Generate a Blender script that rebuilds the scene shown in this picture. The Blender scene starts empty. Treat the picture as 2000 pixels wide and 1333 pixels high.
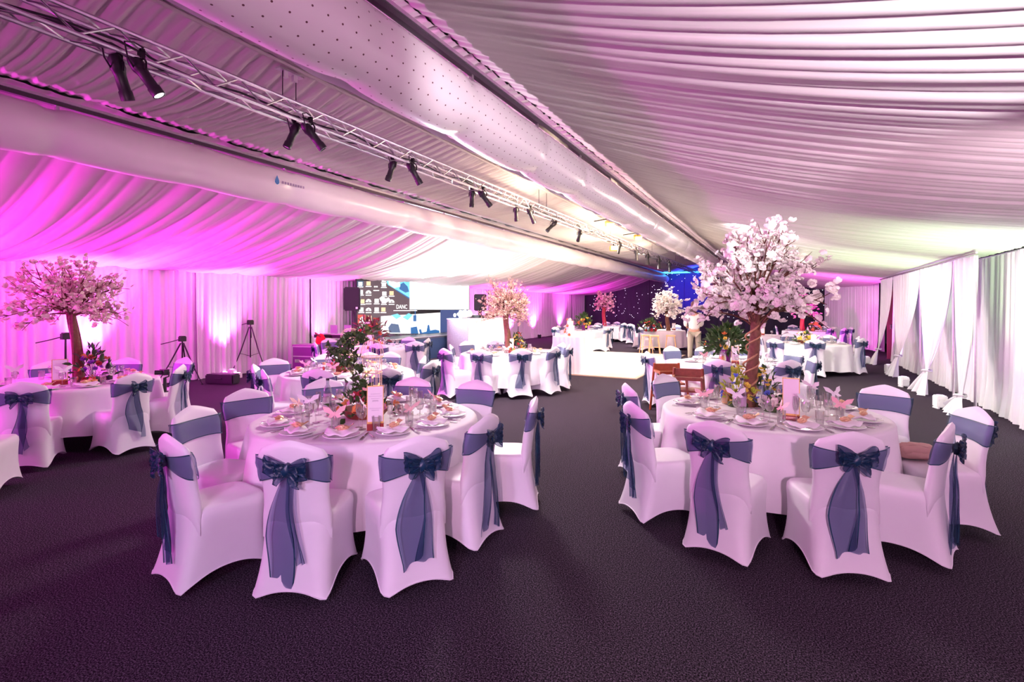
import bpy, bmesh, math, random
from mathutils import Vector, Matrix
random.seed(7)
PI = math.pi
S = bpy.context.scene
COL = bpy.context.collection

# ------------------------------------------------------------------ camera
TH = math.atan(.53); CS, SN = math.cos(TH), math.sin(TH)
H = 1.7
cam_d = bpy.data.cameras.new('camera'); cam = bpy.data.objects.new('camera', cam_d); COL.objects.link(cam)
cam.location = (0, 0, H); cam.rotation_euler = (PI/2, 0, TH)
cam_d.lens = 18; cam_d.sensor_width = 36; cam_d.shift_y = -.03325; cam_d.clip_start = .05; cam_d.clip_end = 200
S.camera = cam

def W(x, d, z=0):            # camera-plan metres (right, forward) -> room metres
    return Vector((x*CS - d*SN, x*SN + d*CS, z))
def G(px, py, z=0):          # point at height z seen at this pixel of the photograph
    d = 1000*(H-z)/(py-600); return W((px-1000)*d/1000, d, z)
def D(px, d, z=0): return W((px-1000)*d/1000, d, z)
def U(px, v):                # position along the room of the pixel column on the line X=v
    d = v/(CS*(px-1530)/1000); return (d + v*SN)/CS

# ------------------------------------------------------------------ world, view
w = bpy.data.worlds.new('world'); S.world = w; w.use_nodes = True
w.node_tree.nodes['Background'].inputs[0].default_value = (.55, .32, .75, 1)
w.node_tree.nodes['Background'].inputs[1].default_value = .02
S.view_settings.view_transform = 'Standard'; S.view_settings.look = 'None'
S.view_settings.gamma = 1; S.view_settings.use_curve_mapping = False
S.view_settings.exposure = 0.12

# ------------------------------------------------------------------ lights
def light(kind, loc, energy, color, target=None, size=.1, angle=60, blend=.6, name=None):
    l = bpy.data.lights.new(name or kind.lower()+'_lamp', kind); l.energy = energy; l.color = color
    o = bpy.data.objects.new(l.name, l); COL.objects.link(o); o.location = loc
    if kind == 'SPOT': l.spot_size = math.radians(angle); l.spot_blend = blend; l.shadow_soft_size = size
    elif kind == 'AREA': l.size = size
    else: l.shadow_soft_size = size
    if target is not None:
        o.rotation_euler = (Vector(target)-Vector(loc)).to_track_quat('-Z', 'Y').to_euler()
    return o
MAG = (1.0, .03, .80); PNK = (1, .11, .82); WARM = (1, .74, .5); LAV = (.78, .55, 1.0)
XL, XR = -12.1, 2.95
LIT = []
# magenta uplighters on the floor along the left curtain wall
for y, e in ((-1.2, 500), (1.6, 600), (5.0, 1500), (7.7, 1500), (10.6, 700), (19.5, 700), (22.4, 900), (25.2, 1000), (29.0, 800)):
    light('SPOT', (XL+.42, y, .27), e, PNK, (XL+.10, y, 3.0), .05, 62 if y < 15 else 95, .9, 'uplight_beam')
# magenta washes raking across the left roof slope
for y, e in ((-2.5, 1000), (1.5, 1250), (5.0, 750), (24, 400), (28.5, 550)):
    light('SPOT', (XL+1.2, y, 1.6), e, MAG, (-9.4, y+2.6, 3.3), .12, 130, .9, 'wash_beam')
light('SPOT', (-9.0, -3.2, 2.2), 500, MAG, (-8.6, 6, 3.2), .1, 120, .8, 'wash_beam')  # unseen spot added to rake the pleats lengthwise
light('SPOT', (-9.0, 2.4, 2.2), 260, MAG, (XL, 3.6, 1.5), .1, 90, .9, 'wall_wash_beam')  # unseen spot added to deepen the magenta on the near wall
light('SPOT', (XL+.6, 7.2, 2.4), 520, MAG, (-7.2, 7.2, 0), .1, 80, .9, 'floor_spill_beam')  # unseen down spot added for magenta spill on the carpet
light('SPOT', (-5.2, -3.0, 2.2), 420, (1, .12, .75), (-5.0, 5, 4.2), .1, 90, .8, 'ridge_beam')
# pink in the far right bay
light('SPOT', (1.5, 19.3, .4), 900, PNK, (2.6, 21.6, 1.9), .1, 130, .8, 'far_bay_beam')
# stage and dance floor, white
light('SPOT', (-6.5, 13.5, 3.5), 900, (1, .93, .85), (-8.5, 14.5, 0), .3, 100, .7, 'stage_beam')
light('SPOT', (-6.0, 15, 3.6), 1500, (1, .9, .75), (-6.2, 15.5, 0), .3, 110, .7, 'dance_floor_beam')
light('AREA', (-10.3, 13.8, 2.2), 330, (.85, .92, 1), (-7.0, 13.0, 2.6), 1.6, name='screen_glow')
# work lamps clamped to the truss, shining up into the roof lining
for x, y, e in ((-4.0, 9.3, 130), (-3.9, 13.0, 120), (-4.9, 15.5, 90), (-4.0, 17.5, 80), (-4.9, 20, 40)):
    light('POINT', (x, y, 3.5), e, WARM, size=.06, name='truss_work_lamp')
light('SPOT', (-8.9, 13.4, 1.9), 1500, (1, .93, .86), (-9.3, 12.6, 3.6), .15, 120, .8, 'stage_up_beam')
# unseen spots on the right roof slope; first makes its white hot band
light('SPOT', (1.7, 1.4, 2.3), 750, (1, .88, .93), (-.5, 4.0, 3.6), .05, 62, .35, 'unseen_roof_spot')
light('SPOT', (1.2, -3.2, 2.5), 900, (1, .52, .82), (-.6, 6.5, 3.3), .08, 100, .9, 'unseen_roof_spot')  # added to shade the pleats from the camera end
light('SPOT', (2.3, 3.4, 2.0), 260, (1, .74, .80), (.3, 8.5, 3.3), .06, 85, .9, 'unseen_roof_spot')  # fill spot added to lift the dull middle of the slope
light('SPOT', (.4, 17.5, 2.7), 480, (1, .86, .68), (.2, 9, 3.2), .08, 100, .9, 'unseen_roof_spot')  # added to shade the pleats from the far end
light('SPOT', (2.75, 8.9, .3), 380, (.58, 1, .42), (2.45, 9.8, 3.2), .08, 100, .8, 'green_uplight_beam')
light('SPOT', (2.3, 13.0, .3), 380, (.62, 1, .50), (1.7, 13.6, 3.2), .08, 95, .8, 'green_uplight_beam')
# lavender uplighters behind the tied drapes
for y, e in ((8.9, 150), (12.4, 150), (15.2, 140), (18.2, 70)):
    light('SPOT', (2.84, y, .15), e, (.72, .42, 1), (2.98, y+.2, 2.6), .04, 80, .8, 'drape_uplight_beam')
light('SPOT', (.9, 6.0, 2.2), 150, (.72, 1, .78), (2.9, 9.6, .9), .1, 85, .9, 'drape_front_beam')
light('SPOT', (.3, 3.2, 2.5), 150, (.90, .86, 1), (3.05, 7.6, 1.1), .1, 62, .9, 'drape_front_beam')  # unseen spot added to brighten the near right curtain
# unseen spots added behind the photographer to light the front and left tables
light('SPOT', (-.5, -2.6, 2.9), 480, (.76, .54, 1.0), W(-1.15, 3.9, .45), .25, 48, .9, 'table_beam')
light('SPOT', (1.3, -2.4, 2.9), 640, (.77, .56, 1.0), W(2.3, 4.3, .4), .25, 58, .9, 'table_beam')
light('SPOT', (-3.5, -2.6, 2.9), 330, (.84, .58, 1.0), W(-5.2, 5.8, .6), .2, 50, .9, 'table_beam')
light('SPOT', (-2.6, 1.6, 3.4), 420, (1, .86, .70), W(2.4, 4.9, 2.0), .1, 34, .8, 'tree_beam')  # unseen warm spot added to turn the big tree's blossom cream
light('AREA', (-4.4, 7.2, 3.3), 240, (1, .92, .90), (-3.2, 6.6, 0), .6, name='truss_down_light')
light('AREA', (-1.0, 11.0, 3.3), 230, (1, .92, .86), (-.5, 12.0, 0), .6, name='truss_down_light')
light('AREA', (-5.0, 22.0, 3.4), 330, (1, .90, .86), (-4.0, 22.5, 0), 1.0, name='truss_down_light')
light('SPOT', (-5.0, 30.0, 3.3), 3200, (.02, .03, 1), (-5.0, 33.5, 3.1), .2, 58, .6, 'blue_beam')

# ------------------------------------------------------------------ materials
MATS = {}
def mat(name, color, rough=.6, metal=0., emit=None, es=1., var=0., scale=8., bump=0., bscale=60., sheen=0., spec=None, sub=0.):
    if name in MATS: return MATS[name]
    m = bpy.data.materials.new(name); m.use_nodes = True; MATS[name] = m
    nt = m.node_tree; b = nt.nodes['Principled BSDF']
    b.inputs['Base Color'].default_value = (*color, 1); b.inputs['Roughness'].default_value = rough
    b.inputs['Metallic'].default_value = metal
    if sheen: b.inputs['Sheen Weight'].default_value = sheen
    if spec is not None: b.inputs['Specular IOR Level'].default_value = spec
    if emit: b.inputs['Emission Color'].default_value = (*emit, 1); b.inputs['Emission Strength'].default_value = es
    tc = nt.nodes.new('ShaderNodeTexCoord')
    n = nt.nodes.new('ShaderNodeTexNoise'); n.inputs['Scale'].default_value = scale; nt.links.new(tc.outputs['Object'], n.inputs['Vector'])
    r = nt.nodes.new('ShaderNodeMixRGB'); v = max(var, .03)
    r.inputs[1].default_value = (*[c*(1-v) for c in color], 1); r.inputs[2].default_value = (*[min(1, c*(1+v)) for c in color], 1)
    nt.links.new(n.outputs['Fac'], r.inputs[0]); nt.links.new(r.outputs[0], b.inputs['Base Color'])
    if bump:
        n2 = nt.nodes.new('ShaderNodeTexNoise'); n2.inputs['Scale'].default_value = bscale; nt.links.new(tc.outputs['Object'], n2.inputs['Vector'])
        bp = nt.nodes.new('ShaderNodeBump'); bp.inputs['Strength'].default_value = bump; bp.inputs['Distance'].default_value = .01
        nt.links.new(n2.outputs['Fac'], bp.inputs['Height']); nt.links.new(bp.outputs[0], b.inputs['Normal'])
    return m
def sheer(name, color, fac, edge):
    m = bpy.data.materials.new(name); m.use_nodes = True; nt = m.node_tree; MATS[name] = m
    b = nt.nodes['Principled BSDF']; b.inputs['Base Color'].default_value = (*color, 1); b.inputs['Roughness'].default_value = .38
    b.inputs['Sheen Weight'].default_value = .1
    b.inputs['Specular IOR Level'].default_value = .5
    tr = nt.nodes.new('ShaderNodeBsdfTransparent'); tr.inputs[0].default_value = (.60, .62, .78, 1)
    mx = nt.nodes.new('ShaderNodeMixShader'); out = nt.nodes['Material Output']
    uv = nt.nodes.new('ShaderNodeTexCoord'); sp = nt.nodes.new('ShaderNodeSeparateXYZ'); nt.links.new(uv.outputs['UV'], sp.inputs[0])
    a = nt.nodes.new('ShaderNodeMath'); a.operation = 'SUBTRACT'; a.inputs[1].default_value = .5; nt.links.new(sp.outputs[0], a.inputs[0])
    ab = nt.nodes.new('ShaderNodeMath'); ab.operation = 'ABSOLUTE'; nt.links.new(a.outputs[0], ab.inputs[0])
    g = nt.nodes.new('ShaderNodeMath'); g.operation = 'GREATER_THAN'; g.inputs[1].default_value = .455; nt.links.new(ab.outputs[0], g.inputs[0])
    mr = nt.nodes.new('ShaderNodeMapRange'); mr.inputs[3].default_value = fac; mr.inputs[4].default_value = edge
    nt.links.new(g.outputs[0], mr.inputs[0]); nt.links.new(mr.outputs[0], mx.inputs[0])
    nt.links.new(tr.outputs[0], mx.inputs[1]); nt.links.new(b.outputs[0], mx.inputs[2]); nt.links.new(mx.outputs[0], out.inputs[0])
    return m
def glass(name, color=(1, 1, 1), fac=.16):
    m = bpy.data.materials.new(name); m.use_nodes = True; nt = m.node_tree; MATS[name] = m
    g = nt.nodes.new('ShaderNodeBsdfGlossy'); g.inputs['Roughness'].default_value = .04
    tr = nt.nodes.new('ShaderNodeBsdfTransparent'); tr.inputs[0].default_value = (*color, 1)
    lw = nt.nodes.new('ShaderNodeLayerWeight'); lw.inputs[0].default_value = .35
    mr = nt.nodes.new('ShaderNodeMapRange'); mr.inputs[3].default_value = fac*.45; mr.inputs[4].default_value = .75
    mx = nt.nodes.new('ShaderNodeMixShader')
    nt.links.new(lw.outputs['Facing'], mr.inputs[0]); nt.links.new(mr.outputs[0], mx.inputs[0])
    nt.links.new(tr.outputs[0], mx.inputs[1]); nt.links.new(g.outputs[0], mx.inputs[2]); nt.links.new(mx.outputs[0], nt.nodes['Material Output'].inputs[0])
    return m
M_cover = mat('spandex_cover', (.84, .80, .86), .5, var=.02, sheen=.2)
M_cloth = mat('table_linen', (.82, .78, .82), .75, var=.02)
M_curt = mat('curtain_voile', (.72, .70, .74), .7, var=.04, scale=3)
M_ceil = mat('roof_lining', (.62, .57, .57), .62, var=.04, scale=2)
M_sash = sheer('organza', (.006, .05, .095), .34, .93)
M_bow = sheer('organza_bow', (.003, .034, .085), .62, .95)
M_china = mat('china', (.85, .84, .85), .15)
M_napkin = mat('napkin_linen', (.86, .83, .85), .8)
M_favour = mat('favour_wrap', (.82, .45, .26), .3, .25, var=.45, scale=60, bump=.5)
M_steel = mat('cutlery_steel', (.55, .52, .55), .22, 1)
M_glass = glass('clear_glass', (.97, .97, .97), .34)
M_gglass = glass('bottle_glass', (.75, .8, .85), .3)
M_juice = mat('orange_juice', (.95, .42, .02), .2)
M_card = mat('menu_card', (.88, .82, .86), .5)
M_gold = mat('gold_leaf', (.85, .55, .18), .35, .6, var=.2, scale=80)
M_maroon = mat('maroon_base', (.28, .02, .02), .4)
M_pinkp = mat('pink_paper', (.95, .58, .60), .7)
M_whitep = mat('white_paper', (.9, .88, .9), .7)
M_wine = mat('wine_bottle', (.03, .02, .04), .12)
M_blk = mat('black_plastic', (.012, .012, .015), .45)
M_blkm = mat('black_metal', (.015, .015, .018), .35, .5)
M_alu = mat('aluminium', (.72, .70, .74), .28, 1, var=.1, scale=20)
M_bark = mat('tree_bark', (.20, .085, .05), .7, var=.5, scale=30, bump=.6, bscale=40)
M_barkd = mat('dark_bark', (.16, .04, .035), .7, var=.5, scale=30, bump=.6, bscale=40)
M_barkp = mat('pale_bark', (.38, .22, .14), .7, var=.5, scale=30, bump=.6, bscale=40)
M_vine = mat('vine_stem', (.50, .30, .15), .7, var=.3, scale=40)
M_twig = mat('twig', (.13, .05, .03), .8, var=.4, scale=40)
M_petw = mat('white_petal', (.94, .90, .83), .6, var=.1, scale=6)
M_petp = mat('blush_petal', (.88, .72, .66), .6, var=.15, scale=6)
M_petb = mat('beige_petal', (.72, .52, .40), .7, var=.25, scale=8)
M_petm = mat('pink_petal', (.90, .40, .60), .6, var=.2, scale=6)
M_leaf = mat('leaf_green', (.035, .085, .018), .5, var=.5, scale=12)
M_leafy = mat('leaf_lime', (.45, .55, .05), .5, var=.3, scale=12)
M_yel = mat('yellow_flower', (.90, .72, .12), .6, var=.2, scale=10)
M_blu = mat('blue_flower', (.15, .22, .70), .6, var=.3, scale=10)
M_red = mat('red_flower', (.45, .03, .05), .6, var=.4, scale=10)
M_org = mat('orange_flower', (.85, .30, .10), .6, var=.3, scale=10)
M_pur = mat('purple_flower', (.25, .05, .45), .6, var=.3, scale=10)
M_vasep = mat('purple_vase', (.16, .01, .16), .15)
M_cream = mat('cream_metal', (.9, .72, .45), .4, .3)
M_candle = mat('candle_glow', (1, .7, .35), .5, emit=(1, .6, .15), es=2.5)
M_pine = mat('pale_wood', (.70, .42, .20), .5, var=.25, scale=20)
M_walnut = mat('red_brown_wood', (.20, .05, .02), .45, var=.4, scale=20)
M_glitter = mat('silver_glitter', (.34, .32, .40), .35, .35, var=.5, scale=60, bump=.8, bscale=120)
M_gloss = mat('gloss_white', (.9, .9, .9), .2)
M_lens = mat('lamp_lens', (1, .9, .9), .2, emit=(1, .85, .9), es=4)
M_warmlens = mat('warm_lamp_lens', (1, .8, .5), .2, emit=(1, .55, .15), es=14)
M_led = mat('led_white', (1, 1, 1), .4, emit=(1, .97, .94), es=3)

# ------------------------------------------------------------------ object helpers
def link(name, me, m=None, parent=None, smooth=True):
    o = bpy.data.objects.new(name, me); COL.objects.link(o)
    if m is not None and not me.materials: me.materials.append(m)
    if smooth: me.polygons.foreach_set('use_smooth', [True]*len(me.polygons))
    if parent: o.parent = parent
    return o
def from_bm(name, bm, m, parent=None, smooth=True, angle=None):
    me = bpy.data.meshes.new(name); bmesh.ops.recalc_face_normals(bm, faces=bm.faces); bm.to_mesh(me); bm.free()
    o = link(name, me, m, parent, smooth)
    if smooth:
        try: me.set_sharp_from_angle(angle=math.radians(angle or 40))
        except Exception: pass
    return o
def pydata(name, vs, fs, m, parent=None, smooth=True):
    me = bpy.data.meshes.new(name); me.from_pydata(vs, [], fs); return link(name, me, m, parent, smooth)
def root(name, label, cat, loc=(0, 0, 0), rz=0, group=None):
    o = bpy.data.objects.new(name, None); COL.objects.link(o); o.empty_display_size = .05
    o.location = loc; o.rotation_euler = (0, 0, rz); return tag(o, label, cat, group)
def tag(o, label, cat, group=None):
    o['label'] = label; o['category'] = cat
    if group: o['group'] = group
    return o
def struct(o): o['kind'] = 'structure'; return o
def kids(o): return [c for c in COL.objects if c.parent == o]
KID = {}
def dup(o, loc=None, rz=None, sc=None):
    if o.name not in KID:
        KID[o.name] = [(c, [g for g in COL.objects if g.parent == c]) for c in COL.objects if c.parent == o]
    r = o.copy(); COL.objects.link(r)
    if loc is not None: r.location = loc
    if rz is not None: r.rotation_euler = (0, 0, rz)
    if sc is not None: r.scale = (sc,)*3 if not hasattr(sc, '__len__') else sc
    for c, gs in KID[o.name]:
        cc = c.copy(); COL.objects.link(cc); cc.parent = r
        for g in gs: gg = g.copy(); COL.objects.link(gg); gg.parent = cc
    return r
def box(bm, c, s, rz=0, bevel=0, M=None):
    r = bmesh.ops.create_cube(bm, size=1); vs = r['verts']
    mt = Matrix.Translation(Vector(c)) @ Matrix.Rotation(rz, 4, 'Z') @ Matrix.Diagonal((*s, 1))
    if M is not None: mt = M @ mt
    bmesh.ops.transform(bm, matrix=mt, verts=vs)
    if bevel:
        es = list({e for v in vs for e in v.link_edges})
        bmesh.ops.bevel(bm, geom=es, offset=bevel, segments=2, affect='EDGES')
def tube(bm, pts, rad, n=6, cap=True):
    pts = [Vector(p) for p in pts]; rs = rad if hasattr(rad, '__len__') else [rad]*len(pts)
    rings = []; prev = None
    for i, p in enumerate(pts):
        t = (pts[min(i+1, len(pts)-1)]-pts[max(i-1, 0)]).normalized()
        if prev is None:
            a = Vector((0, 0, 1)) if abs(t.z) < .9 else Vector((1, 0, 0)); u = t.cross(a).normalized()
        else: u = (prev - t*prev.dot(t)).normalized()
        prev = u; v = t.cross(u)
        rings.append([bm.verts.new(p + (u*math.cos(2*PI*k/n) + v*math.sin(2*PI*k/n))*rs[i]) for k in range(n)])
    for a, b in zip(rings, rings[1:]):
        for k in range(n): bm.faces.new((a[k], a[(k+1) % n], b[(k+1) % n], b[k]))
    if cap and n > 2: bm.faces.new(rings[0][::-1]); bm.faces.new(rings[-1])
def lathe(bm, prof, n=20, c=(0, 0, 0)):
    c = Vector(c); rings = []
    for r, z in prof:
        if r < 1e-5: rings.append([bm.verts.new(c+Vector((0, 0, z)))])
        else: rings.append([bm.verts.new(c+Vector((r*math.cos(2*PI*k/n), r*math.sin(2*PI*k/n), z))) for k in range(n)])
    for a, b in zip(rings, rings[1:]):
        for k in range(n):
            q = [a[k % len(a)], a[(k+1) % len(a)], b[(k+1) % len(b)], b[k % len(b)]]
            q = [x for i, x in enumerate(q) if x not in q[:i]]
            if len(q) > 2:
                try: bm.faces.new(q)
                except ValueError: pass
def NB(): return bmesh.new()
def tubeo(name, pts, r, m, parent=None, n=6):
    bm = NB(); tube(bm, pts, r, n); return from_bm(name, bm, m, parent)
def boxo(name, c, s, m, parent=None, rz=0, bevel=0):
    bm = NB(); box(bm, c, s, rz, bevel); return from_bm(name, bm, m, parent, smooth=False)
def latheo(name, prof, m, parent=None, n=20, c=(0, 0, 0)):
    bm = NB(); lathe(bm, prof, n, c); return from_bm(name, bm, m, parent)
def strip(name, rows, m, parent=None, uvx=True):     # rows of points; uv.x runs across each row
    nv = len(rows[0]); vs = [tuple(p) for r in rows for p in r]; fs = []
    for j in range(len(rows)-1):
        for i in range(nv-1): a = j*nv+i; fs.append((a, a+1, a+nv+1, a+nv))
    me = bpy.data.meshes.new(name); me.from_pydata(vs, [], fs); uvl = me.uv_layers.new(name='UVMap')
    for l in me.loops: i = l.vertex_index; uvl.data[l.index].uv = ((i % nv)/(nv-1), (i//nv)/(len(rows)-1))
    return link(name, me, m, parent)
def text(name, body, size, M, m, parent=None, depth=.002, align='CENTER'):
    cu = bpy.data.curves.new(name, 'FONT'); cu.body = body; cu.size = size; cu.align_x = align; cu.align_y = 'CENTER'; cu.extrude = depth
    o = bpy.data.objects.new(name, cu); COL.objects.link(o)
    bpy.context.view_layer.update(); me = bpy.data.meshes.new_from_object(o); bpy.data.objects.remove(o)
    me.transform(M); return link(name, me, m, parent, smooth=False)

# ================================================================== SETTING
# carpet
def carpet():
    m = bpy.data.materials.new('dark_carpet'); m.use_nodes = True; nt = m.node_tree; b = nt.nodes['Principled BSDF']
    tc = nt.nodes.new('ShaderNodeTexCoord'); n = nt.nodes.new('ShaderNodeTexNoise'); n.inputs['Scale'].default_value = 120; n.inputs['Detail'].default_value = 3; n.inputs['Roughness'].default_value = .8
    nt.links.new(tc.outputs['Object'], n.inputs['Vector'])
    cr = nt.nodes.new('ShaderNodeValToRGB'); cr.color_ramp.elements[0].position = .46; cr.color_ramp.elements[0].color = (.003, .002, .003, 1)
    cr.color_ramp.elements[1].position = .68; cr.color_ramp.elements[1].color = (.21, .15, .225, 1)
    nt.links.new(n.outputs['Fac'], cr.inputs[0]); nt.links.new(cr.outputs[0], b.inputs['Base Color'])
    b.inputs['Roughness'].default_value = .95; b.inputs['Specular IOR Level'].default_value = .1
    bp = nt.nodes.new('ShaderNodeBump'); bp.inputs['Strength'].default_value = .8; bp.inputs['Distance'].default_value = .01
    nt.links.new(n.outputs['Fac'], bp.inputs['Height']); nt.links.new(bp.outputs[0], b.inputs['Normal']); return m
Y0, Y1 = -4.0, 33.5
struct(pydata('floor', [(-13, Y0-1, 0), (4.2, Y0-1, 0), (4.2, 36, 0), (-13, 36, 0), (-13, Y0-1, -.1), (4.2, Y0-1, -.1), (4.2, 36, -.1), (-13, 36, -.1)],
       [(0, 1, 2, 3), (7, 6, 5, 4), (0, 4, 5, 1), (1, 5, 6, 2), (2, 6, 7, 3), (3, 7, 4, 0)], carpet(), smooth=False))

def pleat_fn(seed, lam):
    r = random.Random(seed); tb = [(r.uniform(.8, 1.25), r.uniform(0, 9), r.uniform(.3, 1)) for _ in range(3)]
    def f(s, t=0):
        a = 0
        for k, (q, ph, am) in enumerate(tb):
            l = lam*q*(1, 1.7, 3.1)[k]
            a += am*(abs(math.sin(PI*s/l + ph + .8*math.sin(s*1.3/lam*.13+ph) + .35*t*math.sin(s*2.1+ph)))**.7)*(1, .8, 1.1)[k]
        return a/2.2
    return f
# roof lining in three slopes, gathered into pleats that run down each slope
def lining(name, xa, za, xb, zb, sag, lam, amp, nseg, seed, du=.022):
    f = pleat_fn(seed, lam); vs = []; fs = []; n = int((Y1-Y0)/du)
    for j in range(n+1):
        y = Y0 + (Y1-Y0)*j/n
        for i in range(nseg+1):
            t = i/nseg; x = xa+(xb-xa)*t; z = za+(zb-za)*t - sag*4*t*(1-t)*(1+.12*math.sin(y*1.256))
            env = .45+.55*math.sin(PI*t)
            yy = y + .06*math.sin(y*.9+t*2.2)*t
            z -= amp*env*f(yy + .05*math.sin(5*t+y*.7), t) + .04*math.sin(PI*t)*math.sin(y*1.9+2*t)
            vs.append((x, y, z))
    k = nseg+1
    for j in range(n):
        for i in range(nseg): a = j*k+i; fs.append((a, a+1, a+k+1, a+k))
    return struct(pydata(name, vs, fs, M_ceil))
ZR, ZT = 3.97, 2.56
lining('ceiling_right', XR, ZT, -2.45, ZR, .17, .145, .11, 20, 3, .018)
lining('ceiling_middle_right', -2.45, ZR, -4.55, 4.27, .03, .075, .075, 8, 5, .015)
lining('ceiling_middle_left', -4.55, 4.27, -6.65, ZR, .03, .075, .075, 8, 5, .015)
lining('ceiling_left', -6.65, ZR, XL, ZT, .24, .30, .20, 24, 9)
# outer roof skin above the lining
struct(pydata('ceiling_outer_skin', [(XR+.3, Y0, 2.75), (-4.55, Y0, 4.8), (XL-.3, Y0, 2.75), (XR+.3, 36, 2.75), (-4.55, 36, 4.8), (XL-.3, 36, 2.75)],
       [(0, 1, 4, 3), (1, 2, 5, 4)], mat('tent_skin', (.5, .5, .52), .6), smooth=False))
# ridge gather strip
struct(tubeo('trim_1', [(-4.55, Y0+.1*i*3.75, 4.22) for i in range(101)], .022, M_ceil))

# pleated drape panel: base path P0->P1, from z0 to z1
def drape(name, P0, P1, z0, z1, lam, amp, seed, m=None, parent=None, du=.022, flare=0, nz=10, puddle=.0):
    P0 = Vector((*P0[:2], 0)); P1 = Vector((*P1[:2], 0)); L = (P1-P0).length; t = (P1-P0)/L; nn = Vector((-t.y, t.x, 0))
    f = pleat_fn(seed, lam); vs = []; fs = []; n = max(4, int(L/du)); rr = random.Random(seed)
    ph = rr.uniform(0, 6)
    for i in range(n+1):
        s = L*i/n
        for j in range(nz+1):
            h = j/nz; z = z0+(z1-z0)*h
            a = amp*(.55+.75*(1-h)**1.2); ss = s + .10*math.sin(s*.9+ph)*(1-h)*lam*4
            off = a*(f(ss, (1-h)*.6)-.5) + (flare+puddle*(math.sin(s*7+ph)+1)*.5)*(max(0, 1-h*6))
            p = P0+t*s+nn*off; vs.append((p.x, p.y, z))
    k = nz+1
    for i in range(n):
        for j in range(nz): a = i*k+j; fs.append((a, a+1, a+k+1, a+k))
    return pydata(name, vs, fs, m or M_curt, parent)
def wall(name, P0, P1, z1, bounds, lam=.11, amp=.06, seed=1, flip=1, m=None, backing=True):
    P0 = Vector((*P0[:2], 0)); P1 = Vector((*P1[:2], 0)); t = (P1-P0).normalized(); nn = Vector((-t.y, t.x, 0))
    b = P0-nn*.18; c = P1-nn*.18; L = (P1-P0).length
    wl = struct(pydata(name, [(b.x, b.y, 0), (c.x, c.y, 0), (c.x, c.y, z1+.2), (b.x, b.y, z1+.2)], [(0, 1, 2, 3)], mat('tent_wall', (.35, .33, .36), .6), smooth=False))
    s = [0]+[q for q in bounds if 0 < q < L]+[L]
    for i, (a, e) in enumerate(zip(s, s[1:])):
        A = P0+t*(a-.015); E = P0+t*(e+.015)
        drape('curtain_panel', A, E, .012, z1, lam, amp, seed*31+i, m, wl, puddle=.05)
    bm = NB(); tube(bm, [P0+nn*.02+Vector((0, 0, z1+.01)), P1+nn*.02+Vector((0, 0, z1+.01))], .018, 8); from_bm('curtain_rail', bm, M_alu, wl)
    return wl
# left wall (normal to +x): path runs from far to near
ul = [U(382, XL), U(606, XL), U(675, XL), 20.5, 24, 27.5, 31, -1, 1.5, 4.2]
wall('wall_left', (XL, 33.5), (XL, Y0), 2.53, sorted(33.5-u for u in ul), .14, .16, 4)
wall('wall_right', (XR+.1, Y0), (XR+.1, 19.5), 2.53, [2.5, 5.5, 8.5, 11.6, 13.9, 16.5, 19], .12, .14, 6)
wall('wall_rear', (XL, Y0), (XR, Y0), 2.6, [3, 6, 9, 12], .14, .08, 8)
a, b = D(1612, 25.5), D(1717, 19.4)
wall('wall_far_right', (b.x, b.y), (a.x, a.y), 2.66, [1.9, 4.2], .13, .09, 12)
# dark service doorway seen past the last tied drape
d1 = struct(boxo('door_1', (3.35, 20.6, 1.15), (.7, .05, 2.3), mat('dark_red_door', (.05, .008, .01), .6)))
boxo('door_handle', (3.1, 20.56, 1.05), (.03, .04, .14), M_alu, d1)

# black star cloth across the far gable
def starcloth():
    m = mat('star_cloth_black', (.012, .012, .016), .9)
    wf = struct(pydata('wall_far', [(XL, 33.9, 0), (XR+.5, 33.9, 0), (XR+.5, 33.9, 4.5), (XL, 33.9, 4.5)], [(0, 1, 2, 3)], m, smooth=False))
    for i in range(7):
        drape('star_cloth_panel', (3.2-(i)*2.18, 33.6), (3.2-(i+1)*2.18+.02, 33.6), .02, 4.3, .35, .10, 70+i, mat('star_cloth', (.03, .03, .05), .8), wf, du=.06)
    bm = NB(); r = random.Random(4)
    for k in range(300):
        x = r.uniform(-11.9, 3); z = r.uniform(1.0, 3.9); box(bm, (x, 33.30, z), (.026, .02, .026))
    o = from_bm('star_light', bm, mat('star_led', (1, 1, 1), .5, emit=(.8, .85, 1), es=3), wf, smooth=False); o['kind'] = 'stuff'
starcloth()
tag(boxo('neon_tube', (-5.0, 33.2, 3.86), (3.4, .07, .09), mat('cyan_neon', (.1, .7, 1), .4, emit=(.05, .5, 1), es=5)), 'glowing cyan tube along the top of the blue lit star cloth', 'light')
# bright dance floor: panels
df = root('dance_floor', 'glossy white dance floor lit by the stage, beyond the centre table', 'dance floor', (-6.4, 15.3, 0))
M_df = mat('dance_floor_panel', (.92, .84, .74), .25)
bm = NB(); box(bm, (0, 0, .016), (1.09, 1.09, .03), bevel=.004); p0 = from_bm('floor_panel', bm, M_df, df, smooth=False)
p0.location = (-2.75, -2.75, 0)
for i in range(6):
    for j in range(6):
        if i or j:
            q = p0.copy(); COL.objects.link(q); q.location = (-2.75+1.1*i, -2.75+1.1*j, 0)
for (x, y, sx, sy) in ((0, -3.33, 6.75, .07), (0, 3.33, 6.75, .07), (-3.33, 0, .07, 6.6), (3.33, 0, .07, 6.6)):
    boxo('edge_ramp', (x, y, .012), (sx, sy, .022), mat('ramp_wood', (.5, .35, .25), .5), df)

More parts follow.
